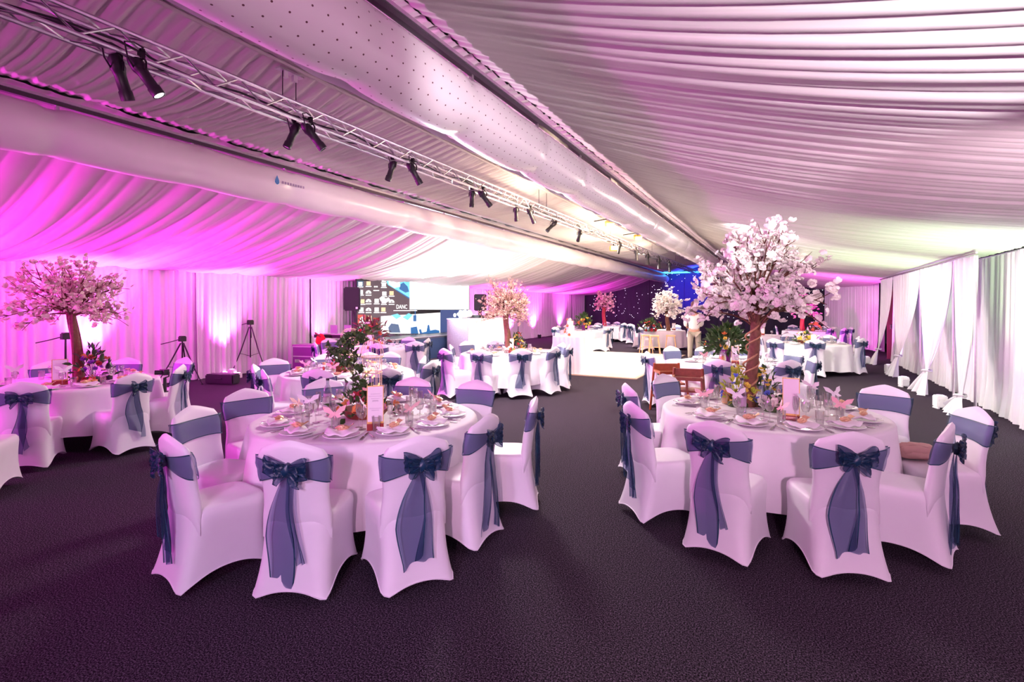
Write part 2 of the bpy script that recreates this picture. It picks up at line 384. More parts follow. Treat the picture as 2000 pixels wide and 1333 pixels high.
# ================================================================== ROOF HARDWARE
def rail(x, z, label):
    t = root('hanging_rail', label, 'rail', (x, 0, 0))
    boxo('track', (0, 14.6, z), (.05, 37, .075), mat('dark_aluminium', (.10, .07, .10), .35, .6), t)
    boxo('trim_strip', (.034, 14.6, z+.02), (.016, 37, .03), M_alu, t); boxo('trim_strip', (-.034, 14.6, z+.02), (.016, 37, .03), M_alu, t)
    tubeo('support_wire', [(0, Y0+.2, z-.13), (0, 33, z-.13)], .009, M_alu, t)
    bm = NB(); box(bm, (0, 0, z-.085), (.035, .03, .11)); h = from_bm('hanger', bm, M_alu, t, smooth=False); h.location.y = -3
    for k in range(1, 27):
        q = h.copy(); COL.objects.link(q); q.location.y = -3+k*1.37
    return t
rail(-2.45, 3.80, 'dark track and silver wire holding up the dotted right air duct')
rail(-6.65, 3.82, 'dark track and silver wire holding up the plain left air duct')
def duct_mat(perf):
    m = mat('duct_fabric' + ('_dotted' if perf else ''), (.84, .76, .80), .30, var=.05, scale=2, bump=.45, bscale=4)
    nt = m.node_tree; b = nt.nodes['Principled BSDF']
    if perf:
        src = b.inputs['Base Color'].links[0].from_socket
        uv = nt.nodes.new('ShaderNodeTexCoord'); mp = nt.nodes.new('ShaderNodeVectorMath'); mp.operation = 'FRACTION'
        nt.links.new(uv.outputs['UV'], mp.inputs[0])
        ds = nt.nodes.new('ShaderNodeVectorMath'); ds.operation = 'DISTANCE'; ds.inputs[1].default_value = (.5, .5, 0); nt.links.new(mp.outputs[0], ds.inputs[0])
        lt = nt.nodes.new('ShaderNodeMath'); lt.operation = 'LESS_THAN'; lt.inputs[1].default_value = .065; nt.links.new(ds.outputs['Value'], lt.inputs[0])
        mx = nt.nodes.new('ShaderNodeMixRGB'); mx.inputs[2].default_value = (.12, .03, .05, 1); nt.links.new(lt.outputs[0], mx.inputs[0]); nt.links.new(src, mx.inputs[1])
        nt.links.new(mx.outputs[0], b.inputs['Base Color'])
    return m
def duct(x, z, r, label, perf, seed):
    t = root('air_duct', label, 'air duct', (x, 0, 0)); rr = random.Random(seed); n = 28; L = 37.2; ny = 620
    vs = []; fs = []
    folds = [(Y0+k*1.37+1.0+rr.uniform(-.12, .12), rr.uniform(.2, 1), rr.uniform(0, 6)) for k in range(27)]
    for j in range(ny+1):
        y = Y0+.1+L*j/ny
        near = [(q, a, p) for q, a, p in folds if abs(q-y) < .5]
        for k in range(n):
            a = 2*PI*k/n; R = r*(1+.012*math.sin(a*3+y*2)+.01*math.sin(y*5+a))
            for q, am, p in near:
                dy = (y-q); R -= .035*am*math.exp(-(dy*9)**2)*(1+.8*math.sin(a*3+p))*.5 + .02*am*math.exp(-(dy*4)**2)*abs(math.sin(a*4+dy*12+p))
            px, pz = math.sin(a)*R, math.cos(a)*R
            if math.cos(a) > 0: pz *= 1.0 + .12*math.cos(a)**6*(1-abs(math.sin(PI*(y+3)/1.37))*.6)   # pulled up at the hangers
            sagz = -.012*abs(math.sin(PI*(y+3)/1.37))
            vs.append((px, y, z+pz+sagz))
    for j in range(ny):
        for k in range(n): a = j*n+k; b_ = j*n+(k+1) % n; fs.append((a, b_, b_+n, a+n))
    me = bpy.data.meshes.new('duct_tube'); me.from_pydata(vs, [], fs); uvl = me.uv_layers.new(name='UVMap')
    for f in me.polygons:
        for li in f.loop_indices:
            i = me.loops[li].vertex_index; k = i % n; j = i//n
            if k == 0 and f.vertices[0] % n == n-1: k = n
            uvl.data[li].uv = (j/ny*L/.11, k/n*18)
    link('duct_tube', me, duct_mat(perf), t)
    # zip flap hanging from the underside seam
    rows = [[(-.85*r-.03*q+.01*math.sin(y*9), y, z-.5*r-.05*q*(1+.6*math.sin(y*7)*math.sin(y*2.3))) for q in (0, .5, 1)] for y in [Y0+.1+L*i/700 for i in range(701)]]
    strip('seam_flap', rows, M_curt, t)
    return t
duct(-2.55, 3.47, .27, 'large dotted white fabric air duct hanging right of the roof ridge', True, 3)
dl = duct(-6.65, 3.49, .255, 'plain white fabric air duct hanging left of the lighting truss', False, 8)
# printed logo on the left duct
ylg = U(560, -6.4); Ml = Matrix.Translation((.262, ylg, 3.50)) @ Matrix.Rotation(PI/2, 4, 'Z') @ Matrix.Rotation(PI/2, 4, 'X')
def flat(name, pts, M, m, parent): return pydata(name, [tuple(M @ Vector((x, y, 0))) for x, y in pts], [tuple(range(len(pts)))], m, parent, smooth=False)
M_bl = mat('print_blue', (.06, .22, .50), .5)
Mr = Ml
flat('logo_disc', [(-.17+.045*math.cos(2*PI*k/20), -.01+.045*math.sin(2*PI*k/20)) for k in range(20)], Mr, mat('print_white', (.9, .9, .9), .5), dl)
Mr2 = Matrix.Translation((.002, 0, 0)) @ Mr
flat('logo_drop', [(-.17, .085), (-.135, .01), (-.133, -.02), (-.15, -.042), (-.17, -.05), (-.19, -.042), (-.207, -.02), (-.205, .01)], Mr2, M_bl, dl)
for k in range(9): flat('logo_lettering', [(-.09+.045*k, -.018), (-.062+.045*k, -.018), (-.062+.045*k, .018), (-.09+.045*k, .018)], Mr2, mat('print_grey', (.35, .25, .42), .5), dl)

# box truss
tr = root('lighting_truss', 'silver aluminium box truss under the roof ridge carrying black stage lights', 'truss', (-4.6, 0, 3.76)); A_ = .085
for sx in (-1, 1):
    for sz in (-1, 1): tubeo('chord', [(sx*A_, Y0+.3, sz*A_), (sx*A_, 32.8, sz*A_)], .019, M_alu, tr, 8)
st = .25; nb = int(36/st)
for face in range(3):
    def br(sg):
        bm = NB()
        if face == 0: tube(bm, [(-A_*sg, 0, -A_), (A_*sg, st, -A_)], .0085, 5)
        elif face == 1: tube(bm, [(A_, 0, -A_*sg), (A_, st, A_*sg)], .0085, 5)
        else: tube(bm, [(-A_*sg, 0, A_), (A_*sg, st, A_)], .0085, 5)
        return bm
    if face < 2:
        ms = [from_bm('brace', br(1), M_alu, tr), from_bm('brace', br(-1), M_alu, tr)]
        for k in range(nb):
            o = ms[k % 2] if k < 2 else ms[k % 2].copy()
            if k >= 2: COL.objects.link(o)
            o.location = (0, Y0+.3+k*st, 0)
    else:
        bm = NB()
        for k in range(nb):
            sg = 1 if k % 2 else -1; y = Y0+.3+k*st
            tube(bm, [(-A_*sg, y, A_), (A_*sg, y+st, A_)], .0085, 4); tube(bm, [(-A_, y, -A_*sg), (-A_, y+st, A_*sg)], .0085, 4)
        from_bm('bracing', bm, M_alu, tr)['kind'] = 'stuff'
for k, y in enumerate([-1.5, .2, 3.9, 6.8, 9.9, 12.6]): tubeo('joint_collar', [(A_, y-.03, -A_), (A_, y+.03, -A_)], .018, M_alu, tr, 8)
r = random.Random(3)
tubeo('power_cable', [(.03*math.sin(i*1.3), Y0+.5+i*.35, -.045+.03*math.sin(i*2.1+1)) for i in range(100)], .013, M_blk, tr, 6)
tubeo('power_cable', [(-.03+.03*math.sin(i*.9), Y0+.5+i*.35, .0+.03*math.sin(i*1.7)) for i in range(100)], .010, M_blk, tr, 6)
for y in (U(552, -4.6), U(578, -4.6), 9.9, 10.3, 15.0, 20.5, 25.5): tubeo('hanging_wire', [(0, y, A_), (0, y, .44)], .005, M_blk, tr, 5)
hb = root('ridge_hoist', 'small pink lit lifting bracket on the ridge above the truss wires', 'bracket', (-4.6, U(566, -4.6), 4.14))
boxo('plate', (0, 0, .03), (.08, .30, .02), M_alu, hb); boxo('shackle', (0, -.06, -.01), (.04, .05, .07), M_gloss, hb); boxo('shackle', (0, .06, -.01), (.04, .05, .07), M_gloss, hb)

def stage_light(loc, aim, scale=1., lit=None, label=''):
    t = root('stage_light', label, 'stage light', loc); t.scale = (scale,)*3
    q = Vector(aim).normalized().to_track_quat('Z', 'Y').to_matrix().to_4x4(); q = Matrix.Translation((0, 0, -.10)) @ Matrix.Scale(.8, 4) @ q
    bm = NB(); lathe(bm, [(0, -.14), (.045, -.14), (.062, -.10), (.066, -.02), (.058, .0), (.05, .04), (.05, .17), (.058, .18), (.058, .26), (.05, .262), (.046, .25), (.0, .248)], 14); bmesh.ops.transform(bm, matrix=q, verts=bm.verts)
    from_bm('housing', bm, M_blk, t)
    bm = NB(); lathe(bm, [(0, .255), (.045, .2555)], 14); bmesh.ops.transform(bm, matrix=q, verts=bm.verts)
    from_bm('lens', bm, lit or mat('dark_lens', (.02, .02, .03), .1), t)
    tubeo('yoke', [(-.065, 0, -.11), (-.065, 0, -.05), (-.04, 0, -.02), (.04, 0, -.02), (.065, 0, -.05), (.065, 0, -.11)], .008, M_blkm, t)
    bm = NB(); box(bm, (0, 0, .015), (.035, .04, .075)); box(bm, (.0, .0, .05), (.05, .025, .02)); from_bm('hook_clamp', bm, M_blkm, t, smooth=False)
    tubeo('cable_loop', [(0, -.05, -.10), (.06, -.12, -.06), (.04, -.13, .05), (0, -.05, .09), (-.03, .03, .09)], .006, M_blk, t, 5)
    return t
SL = [(232, -.085, (-.12, .35, -.9), 1.25, 0, 'long black stage light aiming down, leftmost on the truss'),
      (276, .085, (.35, .4, -.8), 1.25, 1, 'black stage light with a bright lens, second from left on truss'),
      (574, -.085, (-.2, -.3, -.9), 1.1, 0, 'small black stage light under the truss left of the wires'),
      (606, .085, (.35, .5, -.75), 1.2, 0, 'black stage light on the truss just right of the hanging wires'),
      (766, -.085, (-.2, -.2, -.9), 1.1, 0, 'black stage light hanging straight down, below the mid truss'),
      (806, .085, (.2, .5, -.8), 1.2, 1, 'black stage light with a bright lens at the mid truss'),
      (922, -.085, (-.1, .1, -.9), 1.1, 0, 'black stage light hanging straight down, third pair of the truss'),
      (944, .085, (.3, .6, -.7), 1.2, 0, 'black stage light angled right, third pair of the truss'),
      (1008, -.085, (-.1, .3, -.9), 1.1, 0, 'stubby black stage light, fourth pair of the truss, left one'),
      (1036, .085, (.2, .4, -.8), 1.2, 0, 'stubby black stage light, fourth pair of the truss, right one'),
      (1080, -.085, (-.5, -.5, -.7), 1.2, 0, 'black stage light tipped left, between the fourth pair and warm lamps'),
      (1132, -.085, (-.4, .5, -.7), 1.2, 0, 'black stage light just before the glowing warm work lamps'),
      (1210, .085, (-.3, .4, -.8), 1.3, 0, 'amber tinted stage light under the warm work lamps'),
      (1243, .085, (0, .2, -.9), 1.4, 0, 'far black stage light just past the warm work lamps'),
      (1265, .085, (0, .2, -.9), 1.5, 0, 'far black stage light, second past the warm work lamps'),
      (1287, .085, (0, .2, -.9), 1.6, 0, 'far black stage light, third past the warm work lamps'),
      (1307, .085, (0, .2, -.9), 1.7, 0, 'farthest black stage light before the blue star cloth')]
for px, off, aim, sc, lit, lab in SL:
    stage_light((-4.6+off, U(px, -4.6+off), 3.69), aim, sc*.85, M_lens if lit else None, lab)
def work_lamp(px, x, z, aim, lab, warm=True):
    t = root('work_lamp', lab, 'lamp', (x, U(px, x), z))
    bm = NB(); box(bm, (0, 0, 0), (.24, .10, .16), bevel=.02); from_bm('lamp_housing', bm, M_gold if warm else M_blk, t, smooth=False)
    boxo('lamp_lens', (0.03, -.056, -.0), (.19, .012, .12), M_warmlens, t)
    tubeo('bracket_arm', [(0, 0, .08), (0, 0, .18), (-(x+4.6)*.9, 0, .1)], .014, M_blkm, t)
    t.rotation_euler = aim; return t
work_lamp(1190, -4.15, 3.95, (.9, 0, .3), 'glowing work lamp clamped above the truss, left of three')
work_lamp(1245, -4.1, 3.93, (.9, 0, .3), 'glowing work lamp clamped above the truss, right of three')
work_lamp(1198, -4.62, 3.5, (-.2, 0, .3), 'brightest amber work lamp hanging under the truss')

# ================================================================== CHAIRS
def back_w(z):
    pts = [(.34, .209), (.46, .208), (.56, .197), (.63, .196), (.71, .206), (.80, .219), (.95, .221)]
    for (a, x), (b, y) in zip(pts, pts[1:]):
        if z <= b: return x+(y-x)*max(0, (z-a)/(b-a))
    return .216
def back_y(z):     # centre line of the back slab
    return -.205 - .0*(z-.45) - .16*max(0, z-.5)**1.25*1.3
def crown(s): 
    s = abs(s); return .940 - .056*(s/.80)**1.35 if s < .80 else .884 - .115*((s-.80)/.20)**2.3
def slab(s, z, side, off=0):
    w_ = back_w(z); th = .034*(1.15-.35*(z-.45)/.5)
    e = max(0., 1-abs(s)**6)**.5*min(1, max(0, z-.34)/.16)**.6; top = crown(s); e *= max(0., 1-(max(0, z-.42)/(top-.42))**14)**.5 if z < top else 0
    return Vector((s*(w_+off), back_y(z)+.030*s*s-.012 + side*(th*e+off), z))
def cover_mesh():
    bm = NB(); N = 22; Mz = 20
    for side in (1, -1):
        g = []
        for i in range(N+1):
            s = -1+2*i/N; s = math.sin(s*PI/2)*.6+s*.4; top = crown(s); col = []
            for j in range(Mz+1):
                t = j/Mz; t = t*.6+.4*math.sin(t*PI/2); col.append(bm.verts.new(slab(s, .34+(top-.34)*t, side)))
            g.append(col)
        for i in range(N):
            for j in range(Mz):
                try: bm.faces.new((g[i][j], g[i+1][j], g[i+1][j+1], g[i][j+1]))
                except ValueError: pass
    # seat and skirt
    n = 72; rings = []
    def ring(ax, yf, yr, z, ex, arch=0, pin=0, cv=.04):
        out = []
        for k in range(n):
            a = 2*PI*k/n+PI/4; c, s = math.cos(a), math.sin(a)
            q = (abs(c)**ex+abs(s)**ex)**(-1/ex); x, y = c*q, s*q
            cor = (abs(x)*abs(y))**2.2           # 1 near the corners
            pl = 1-pin*(1-cor); yy = (yf+yr)/2 + y*pl*(yf-yr)/2; xx = x*ax*pl
            if y < 0: yy += cv*(x*x)*(-y)**2*abs(x)
            out.append(bm.verts.new((xx, yy, z+arch*(1-cor)**.8*(1.25 if abs(x) > abs(y) else .8))))
        return out
    rings.append(ring(.10, .12, -.10, .492, 3)); rings.append(ring(.175, .19, -.20, .490, 4)); rings.append(ring(.200, .222, -.236, .484, 5))
    rings.append(ring(.210, .232, -.246, .462, 6)); rings.append(ring(.214, .232, -.249, .43, 6, pin=.0))
    for t in (.12, .25, .4, .55, .7, .82, .91, .96, 1.0):
        z = .43*(1-t)+.012*t; ax = .214-.010*math.sin(PI*t)+.020*t**2
        rings.append(ring(ax, .232-.012*math.sin(PI*t)+.022*t*t, -.249+.004*math.sin(PI*t)-.070*t**1.3, z, 6+3*t, .085*t**1.6, .075*t**1.5*1.0, .04*(1-t)))
    c = bm.verts.new((0, 0, .494))
    for k in range(n): bm.faces.new((c, rings[0][k], rings[0][(k+1) % n]))
    for a, b in zip(rings, rings[1:]):
        for k in range(n): bm.faces.new((a[k], b[k], b[(k+1) % n], a[(k+1) % n]))
    hem = [v.co.copy() for v in rings[-1]]
    bmesh.ops.remove_doubles(bm, verts=bm.verts, dist=.0015)
    return bm, hem
def make_chair(seed):
    t = root('banquet_chair', '', 'chair'); r = random.Random(seed)
    bm, hem = cover_mesh(); from_bm('chair_cover', bm, M_cover, t, angle=75)
    bm = NB(); tube(bm, hem+[hem[0]], .004, 5, cap=False); from_bm('hem', bm, M_cover, t)
    # band round the back
    rows = []; nx = 40
    for k in range(2*nx+1):
        side = 1 if k <= nx else -1; s = 1-2*k/nx if k <= nx else -1+2*(k-nx)/nx; s *= 1.0
        ztop, zbot = (.842, .70)
        if side < 0:
            g = 1-abs(s); g = g**.85; kz = .775+.0*r.random(); ztop = .842*(1-g)+(kz+.028)*g; zbot = .68*(1-g)+(kz-.03)*g
        elif side > 0: zbot = .70-.02*abs(s)**3
        row = []
        for j in range(9):
            z = ztop+(zbot-ztop)*j/8; p = slab(s, z, side, .007); e = .006*math.sin(j*2.4+k*.05+seed)*(1.3 if side < 0 else .6)
            p.y += side*abs(e); 
            if abs(s) > .97: p.x += math.copysign(.003, s)
            row.append(p)
        rows.append(row)
    strip('sash_band', rows, M_sash, t)
    ky = slab(0, .775, -1, .0).y-.018
    # knot
    bm = NB(); bmesh.ops.create_icosphere(bm, subdivisions=2, radius=1)
    for v in bm.verts: v.co = Vector((v.co.x*.036, v.co.y*.026, v.co.z*.04))*(1+.22*math.sin(9*v.co.x+7*v.co.z+seed)); v.co += Vector((0, ky-.008, .772))
    from_bm('sash_knot', bm, M_bow, t)
    # bow loops
    for sd in (-1, 1):
        for lp in range(2):
            rows = []; L = r.uniform(.075, .125)*(1 if lp == 0 else .7); up = r.uniform(-.01, .05) if lp == 0 else r.uniform(-.06, -.01); wd = r.uniform(.055, .08)
            for i in range(15):
                a = PI*2*i/14; x = sd*L*(1-math.cos(a))/2; zc = .775+up*(1-math.cos(a))/2+.022*math.sin(a); w2 = .018+wd*.5*(1-math.cos(a))/2
                row = [(x+.006*math.sin(q*3+i), ky-.012-.028*abs(math.sin(a/2))+.012*math.sin(q*2.2+i*.9+seed), zc+w2*(q/3-1)) for q in range(7)]
                rows.append(row)
            strip('sash_loop', rows, M_bow, t)
    # tails
    for sd in (-1, 1):
        rows = []; L = r.uniform(.48, .66); dr = sd*r.uniform(.01, .07); wv = r.uniform(0, 6); wmax = r.uniform(.12, .20); slant = r.uniform(-.07, .07)
        for i in range(23):
            q = i/22; z = .765-L*q; hw = .5*(.035+(wmax-.035)*min(1, q*1.7)**.8); cx = dr*q**.7+.02*math.sin(q*5+wv)
            yr = -.235-.12*max(0, (.46-z))**1.0*.6 if z < .50 else slab(0, max(z, .5), -1).y; yr = min(yr, -.237 if z < .6 else yr)
            yb = min(yr, slab(0, .6, -1).y)-.016-(.012 if sd > 0 else 0)
            row = []
            for j in range(9):
                u = j/8*2-1; tw = math.cos(q*2.5*sd+wv*.4)*.35+.65
                row.append((cx+u*hw*tw, yb-.016*(1+math.sin(u*4+wv+q*3))*min(1, q*3), z+slant*u*q*(.6 if i == 22 else .3)))
            rows.append(row)
        strip('sash_tail', rows, M_sash, t)
    return t
CH = [make_chair(k) for k in range(5)]
used = [False]*5
TB = {}   # tables: centre (camera x, d), nickname, radius
TB.update(A=(-1.25, 4.45, 'birdcage table'), B=(2.35, 4.68, 'front blossom table'), L=(-5.6, 6.5, 'left blossom table'), D=(-2.4, 7.5, 'second cage table'),
          E=(-3.2, 12.0, 'stage side table'), F=(-.12, 10.55, 'brown blossom table'), J=(3.8, 8.75, 'green bouquet table'), K=(7.75, 13.35, 'yellow flower table'),
          G=(2.9, 20.8, 'cake side table'), Hh=(4.75, 25.7, 'far pink blossom table'), I=(6.1, 20.9, 'bar stool table'), N=(11.8, 20.4, 'magenta blossom table'), O=(8.3, 17.2, 'middle right table'))
CHAIRS = []
def chair(tb, px, py, kind='t', face=None, sash=True):
    p = G(px, py, .93) if kind == 't' else G(px, py, 0)
    cx, cd = TB[tb][:2]; c = W(cx, cd)
    if face: f = W(face[0], face[1]); f.z = 0
    else: f = c-p; f.z = 0
    f.normalize(); p.z = 0
    o = p + f*(.275 if kind == 't' else .31)
    rel = Vector((o.x-c.x, o.y-c.y, 0)); back = rel - f*.29
    if back.length < 1.16: o = o + back.normalized()*(1.16-back.length)
    ang = math.atan2(f.y, f.x)-PI/2
    i = len(CHAIRS) % 5
    if used[i]: q = dup(CH[i], o, ang)
    else: q = CH[i]; q.location = o; q.rotation_euler = (0, 0, ang); used[i] = True
    # view class
    vd = Vector((o.x, o.y, 0)).normalized(); dt = f.dot(vd)
    CHAIRS.append((tb, px, 'seen from behind' if dt > .55 else ('facing the camera' if dt < -.35 else 'side on'), q))
for i in range(5): pass
for a in [('A', 318, 1155, 'f', (.6, .8)), ('A', 562, 1186, 'f', (.04, 1)), ('A', 822, 1165, 'f', (-.5, .866)), ('A', 960, 1066, 'f', (-.89, .46)),
          ('A', 1044, 776, 't', (-1, .05)), ('A', 376, 795, 't', (.97, -.25)), ('A', 480, 761, 't', (.75, -.66)), ('A', 632, 741), ('A', 806, 739), ('A', 931, 744, 't', (-.35, -.94)),
          ('B', 1228, 1011, 'f', (.97, .24)), ('B', 1392, 1099, 'f', (.66, .75)), ('B', 1670, 1147, 'f', (.12, .99)), ('B', 1867, 1105, 'f', (-.70, .72)),
          ('B', 1906, 797, 't', (-1, .15)), ('B', 1728, 754, 't', (-.72, -.7)), ('B', 1514, 738, 't', (0, -1)), ('B', 1296, 732, 't', (.55, -.83)), ('B', 1225, 750, 't', (.97, .1)),
          ('L', 42, 747), ('L', 264, 730), ('L', 355, 713), ('L', 104, 709), ('L', 249, 700), ('L', 362, 699), ('L', -14, 726), ('L', -75, 775),
          ('D', 515, 722, 't', (.85, .5)), ('D', 497, 712, 't', (.9, .3)), ('D', 540, 701, 't', (.5, -.85)), ('D', 620, 722), ('D', 757, 720), ('D', 843, 705, 't', (-.9, .3)), ('D', 828, 696, 't', (-1, 0)),
          ('D', 640, 692), ('D', 762, 688), ('D', 718, 690),
          ('E', 616, 669, 't', (.9, .3)), ('E', 642, 662, 't', (.6, -.6)), ('E', 738, 671, 't', (.2, 1)), ('E', 811, 667, 't', (-.3, .95)), ('E', 799, 659, 't', (-.3, -.9)), ('E', 836, 661, 't', (-1, .2)),
          ('F', 938, 683), ('F', 1016, 681), ('F', 1084, 678), ('F', 1099, 670), ('F', 1111, 673, 't', (-1, .2)), ('F', 868, 681), ('F', 882, 673), ('F', 910, 667), ('F', 968, 666),
          ('J', 1310, 677, 't', (.4, -.9)), ('J', 1265, 687, 't', (.95, .1)), ('J', 1376, 677), ('J', 1402, 702), ('J', 1543, 704), ('J', 1590, 696, 't', (-.95, .3)), ('J', 1553, 686), ('J', 1460, 676),
          ('K', 1512, 662), ('K', 1592, 663), ('K', 1665, 660, 't', (-.5, .87)), ('K', 1677, 657, 't', (-.9, .4)), ('K', 1618, 655), ('K', 1504, 656), ('K', 1540, 652),
          ('G', 1092, 636), ('G', 1084, 639), ('G', 1186, 640, 't', (-.8, .5)), ('G', 1194, 637, 't', (-.9, .2)), ('G', 1164, 635, 't', (-.3, -.9)), ('G', 1120, 636),
          ('Hh', 1204, 629), ('Hh', 1217, 631, 't', (-.5, .8)), ('Hh', 1231, 633, 't', (.5, .8)), ('Hh', 1170, 631), ('Hh', 1184, 629),
          ('I', 1250, 639, 't', (1, .2)), ('I', 1240, 636, 't', (.9, -.3)), ('I', 1260, 634, 't', (.6, -.8)), ('I', 1322, 635), ('I', 1338, 637),
          ('N', 1534, 637), ('N', 1548, 635), ('N', 1604, 637), ('N', 1622, 640, 't', (-.6, .8)), ('N', 1650, 641, 't', (-.5, .85)), ('N', 1662, 639, 't', (-.9, .2)),
          ('O', 1480, 642), ('O', 1504, 646, 't', (-.6, .8)), ('O', 1450, 644)]: chair(*a)
ORD = ['first', 'second', 'third', 'fourth', 'fifth', 'sixth', 'seventh', 'eighth', 'ninth', 'tenth', 'eleventh', 'twelfth']
grp = {}
for c in CHAIRS: grp.setdefault((c[0], c[2]), []).append(c)
for (tb, vw), cs in grp.items():
    cs.sort(key=lambda c: c[1])
    for i, c in enumerate(cs):
        pos = '' if len(cs) == 1 else (', leftmost' if i == 0 else (', rightmost' if i == len(cs)-1 else ', %s from left' % ORD[i]))
        c[3]['label'] = 'white covered chair with teal sash, %s%s, %s' % (vw, pos, TB[tb][2]); c[3]['group'] = 'covered chairs round the ' + TB[tb][2]
# pink jacket on a chair
p = G(1800, 905, .50)

# ================================================================== TABLES
def cloth_mesh(name, R, zt, zb, seed, n=200, folds=14):
    r = random.Random(seed); ph = [r.uniform(0, 6.3) for _ in range(4)]; vs = [(0, 0, zt)]; fs = []; rows = []
    prof = [(.3, 0), (.6, 0), (.9, 0), (.97, 0), (.992, -.003), (1.003, -.012), (1.008, -.03)]
    for k in range(1, 15): prof.append((1.008, -.03-(zt-zb-.03)*k/14))
    for i, (q, dz) in enumerate(prof):
        t = max(0, -dz/(zt-zb))
        for k in range(n):
            a = 2*PI*k/n
            f = math.sin(a*folds+ph[0]+.9*math.sin(2*a+ph[1]))*.6+math.sin(a*folds*.57+ph[2]+math.sin(3*a))*.5; f = math.copysign(abs(f)**.8, f)
            rr = R*q+(.072*f+.045)*t**.75; zz = zt+dz+ (.035*math.sin(2*a+ph[3]) + .02*f)*t
            vs.append((rr*math.cos(a), rr*math.sin(a), zz))
    for k in range(n): fs.append((0, 1+k, 1+(k+1) % n))
    for i in range(len(prof)-1):
        for k in range(n): a = 1+i*n+k; b = 1+i*n+(k+1) % n; fs.append((a, a+n, b+n, b))
    return pydata(name, vs, fs, M_cloth)
def round_table(key):
    x, d, nm = TB[key]; c = W(x, d)
    t = root('round_table', 'round banquet table hidden under its white cloth, the %s' % nm, 'table', c, 0, 'round banquet tables')
    latheo('tabletop', [(0, .72), (.90, .72), (.905, .73), (.905, .742), (.90, .745), (0, .745)], M_pine, t, 40)
    for k in range(4):
        a = k*PI/2+.4; tubeo('leg', [(.5*math.cos(a), .5*math.sin(a), .72), (.55*math.cos(a), .55*math.sin(a), .0)], .016, M_blkm, t)
    cl = cloth_mesh('tablecloth', .925, .752, .20 if d < 12 else .12, int(d*100)); cl.location = c; tag(cl, 'white floor-length cloth over the %s' % nm, 'tablecloth', 'white round tablecloths')
    cl['label'] = 'long white draped cloth over the %s' % nm
for k in TB: round_table(k)

# ================================================================== SIDE DRAPES AND UPLIGHTERS
def tied_drape(ya, yb, yt, zt_, x, seed, label):
    t = root('tied_drape', label, 'curtain', (x, 0, 0), group='tied white drapes along the right wall'); r = random.Random(seed)
    f = pleat_fn(seed, .10); n = 90; vs = []; fs = []; nz = 34; top = 2.50
    for i in range(n+1):
        u = i/n
        for j in range(nz+1):
            z = top*(1-j/nz)
            if z > zt_: q = (top-z)/(top-zt_); k = q**1.9; wy = ya+(yb-ya)*u; tie = yt+(u-.5)*.12; y = wy*(1-k)+tie*k; dx = (f(u*(yb-ya))-.5)*.12*(1-k*.7) - .10*k
            else: q = (zt_-z)/zt_; y = yt+(u-.5)*(.12+q**.7*min(.85, .45*(yb-ya)+.25)); dx = -.10-.14*q**.8*(1+.5*math.sin(u*23+seed))+.04*math.sin(u*40)*q
            vs.append((dx, y, max(z, .008)))
    for i in range(n):
        for j in range(nz): a = i*(nz+1)+j; fs.append((a, a+1, a+nz+2, a+nz+1))
    pydata('drape_cloth', vs, fs, M_curt, t)
    bm = NB(); tube(bm, [(-.10+.075*math.cos(a), yt+.085*math.sin(a), zt_+.012*math.sin(a*2)) for a in [k*PI/8 for k in range(17)]], .017, 7, cap=False); from_bm('tie_band', bm, M_curt, t)
    tubeo('pole', [(.03, ya+.03, 0), (.03, ya+.03, 2.5)], .02, M_alu, t, 8)
    return t
tied_drape(10.35, 11.45, 10.6, .29, 2.6, 5, 'nearest tied white drape, edge of the draped right side, tied lowest')
tied_drape(11.5, 13.9, 12.75, .45, 2.6, 6, 'second tied white drape from the camera, wide with a side slit')
tied_drape(13.95, 16.9, 15.6, .50, 2.6, 7, 'third tied white drape from the camera, on the right side')
tied_drape(16.95, 18.8, 18.6, .45, 2.6, 8, 'farthest tied white drape beside the dark red doorway')
tag(tubeo('drape_rail', [(2.6, 10.2, 2.53), (2.6, 19, 2.53)], .018, M_alu), 'thin rail carrying the four tied white drapes', 'rail')
def uplight(loc, rz, label, white=True, s=1.):
    t = root('uplighter', label, 'light', loc, rz); t.scale = (s,)*3; m = M_gloss if white else M_blk
    bm = NB(); box(bm, (0, 0, .115), (.15, .15, .19), bevel=.015); from_bm('light_case', bm, m, t, smooth=False)
    for sx in (-1, 1): boxo('foot', (sx*.055, 0, .01), (.03, .14, .02), m, t)
    bm = NB(); lathe(bm, [(0, .2135), (.05, .2135), (.055, .211)], 16); from_bm('light_lens', bm, mat('uplight_lens', (.7, .5, .8), .1, emit=(1, .7, 1), es=2), t)
    tubeo('carry_handle', [(-.06, -.08, .12), (-.06, -.10, .16), (.06, -.10, .16), (.06, -.08, .12)], .006, m, t)
    return t
for (px, py, lab) in ((1836, 798, 'white cube uplighter on carpet beside the nearest tied drape'), (1765, 756, 'white cube uplighter on carpet between second and third tied drapes'),
                      (1736, 729, 'white cube uplighter on carpet at the third tied drape'), (1692, 711, 'small white cube uplighter near the far doorway, farthest one')):
    uplight(G(px, py), .3, lab, s=1.05)
for k, (y, lab) in enumerate(((5.0, 'floor uplighter behind the left blossom tree'), (7.7, 'floor uplighter between the two camera tripods'), (10.6, 'floor uplighter beside the purple flight case'),
                              (19.5, 'pink wall uplighter right of the booth'), (22.4, 'pink wall uplighter, second right of the booth'), (25.2, 'pink wall uplighter, third right of the booth'), (29.0, 'pink wall uplighter next to the black star cloth'))):
    uplight((XL+.42, y, 0), PI/2, lab, k == 1)

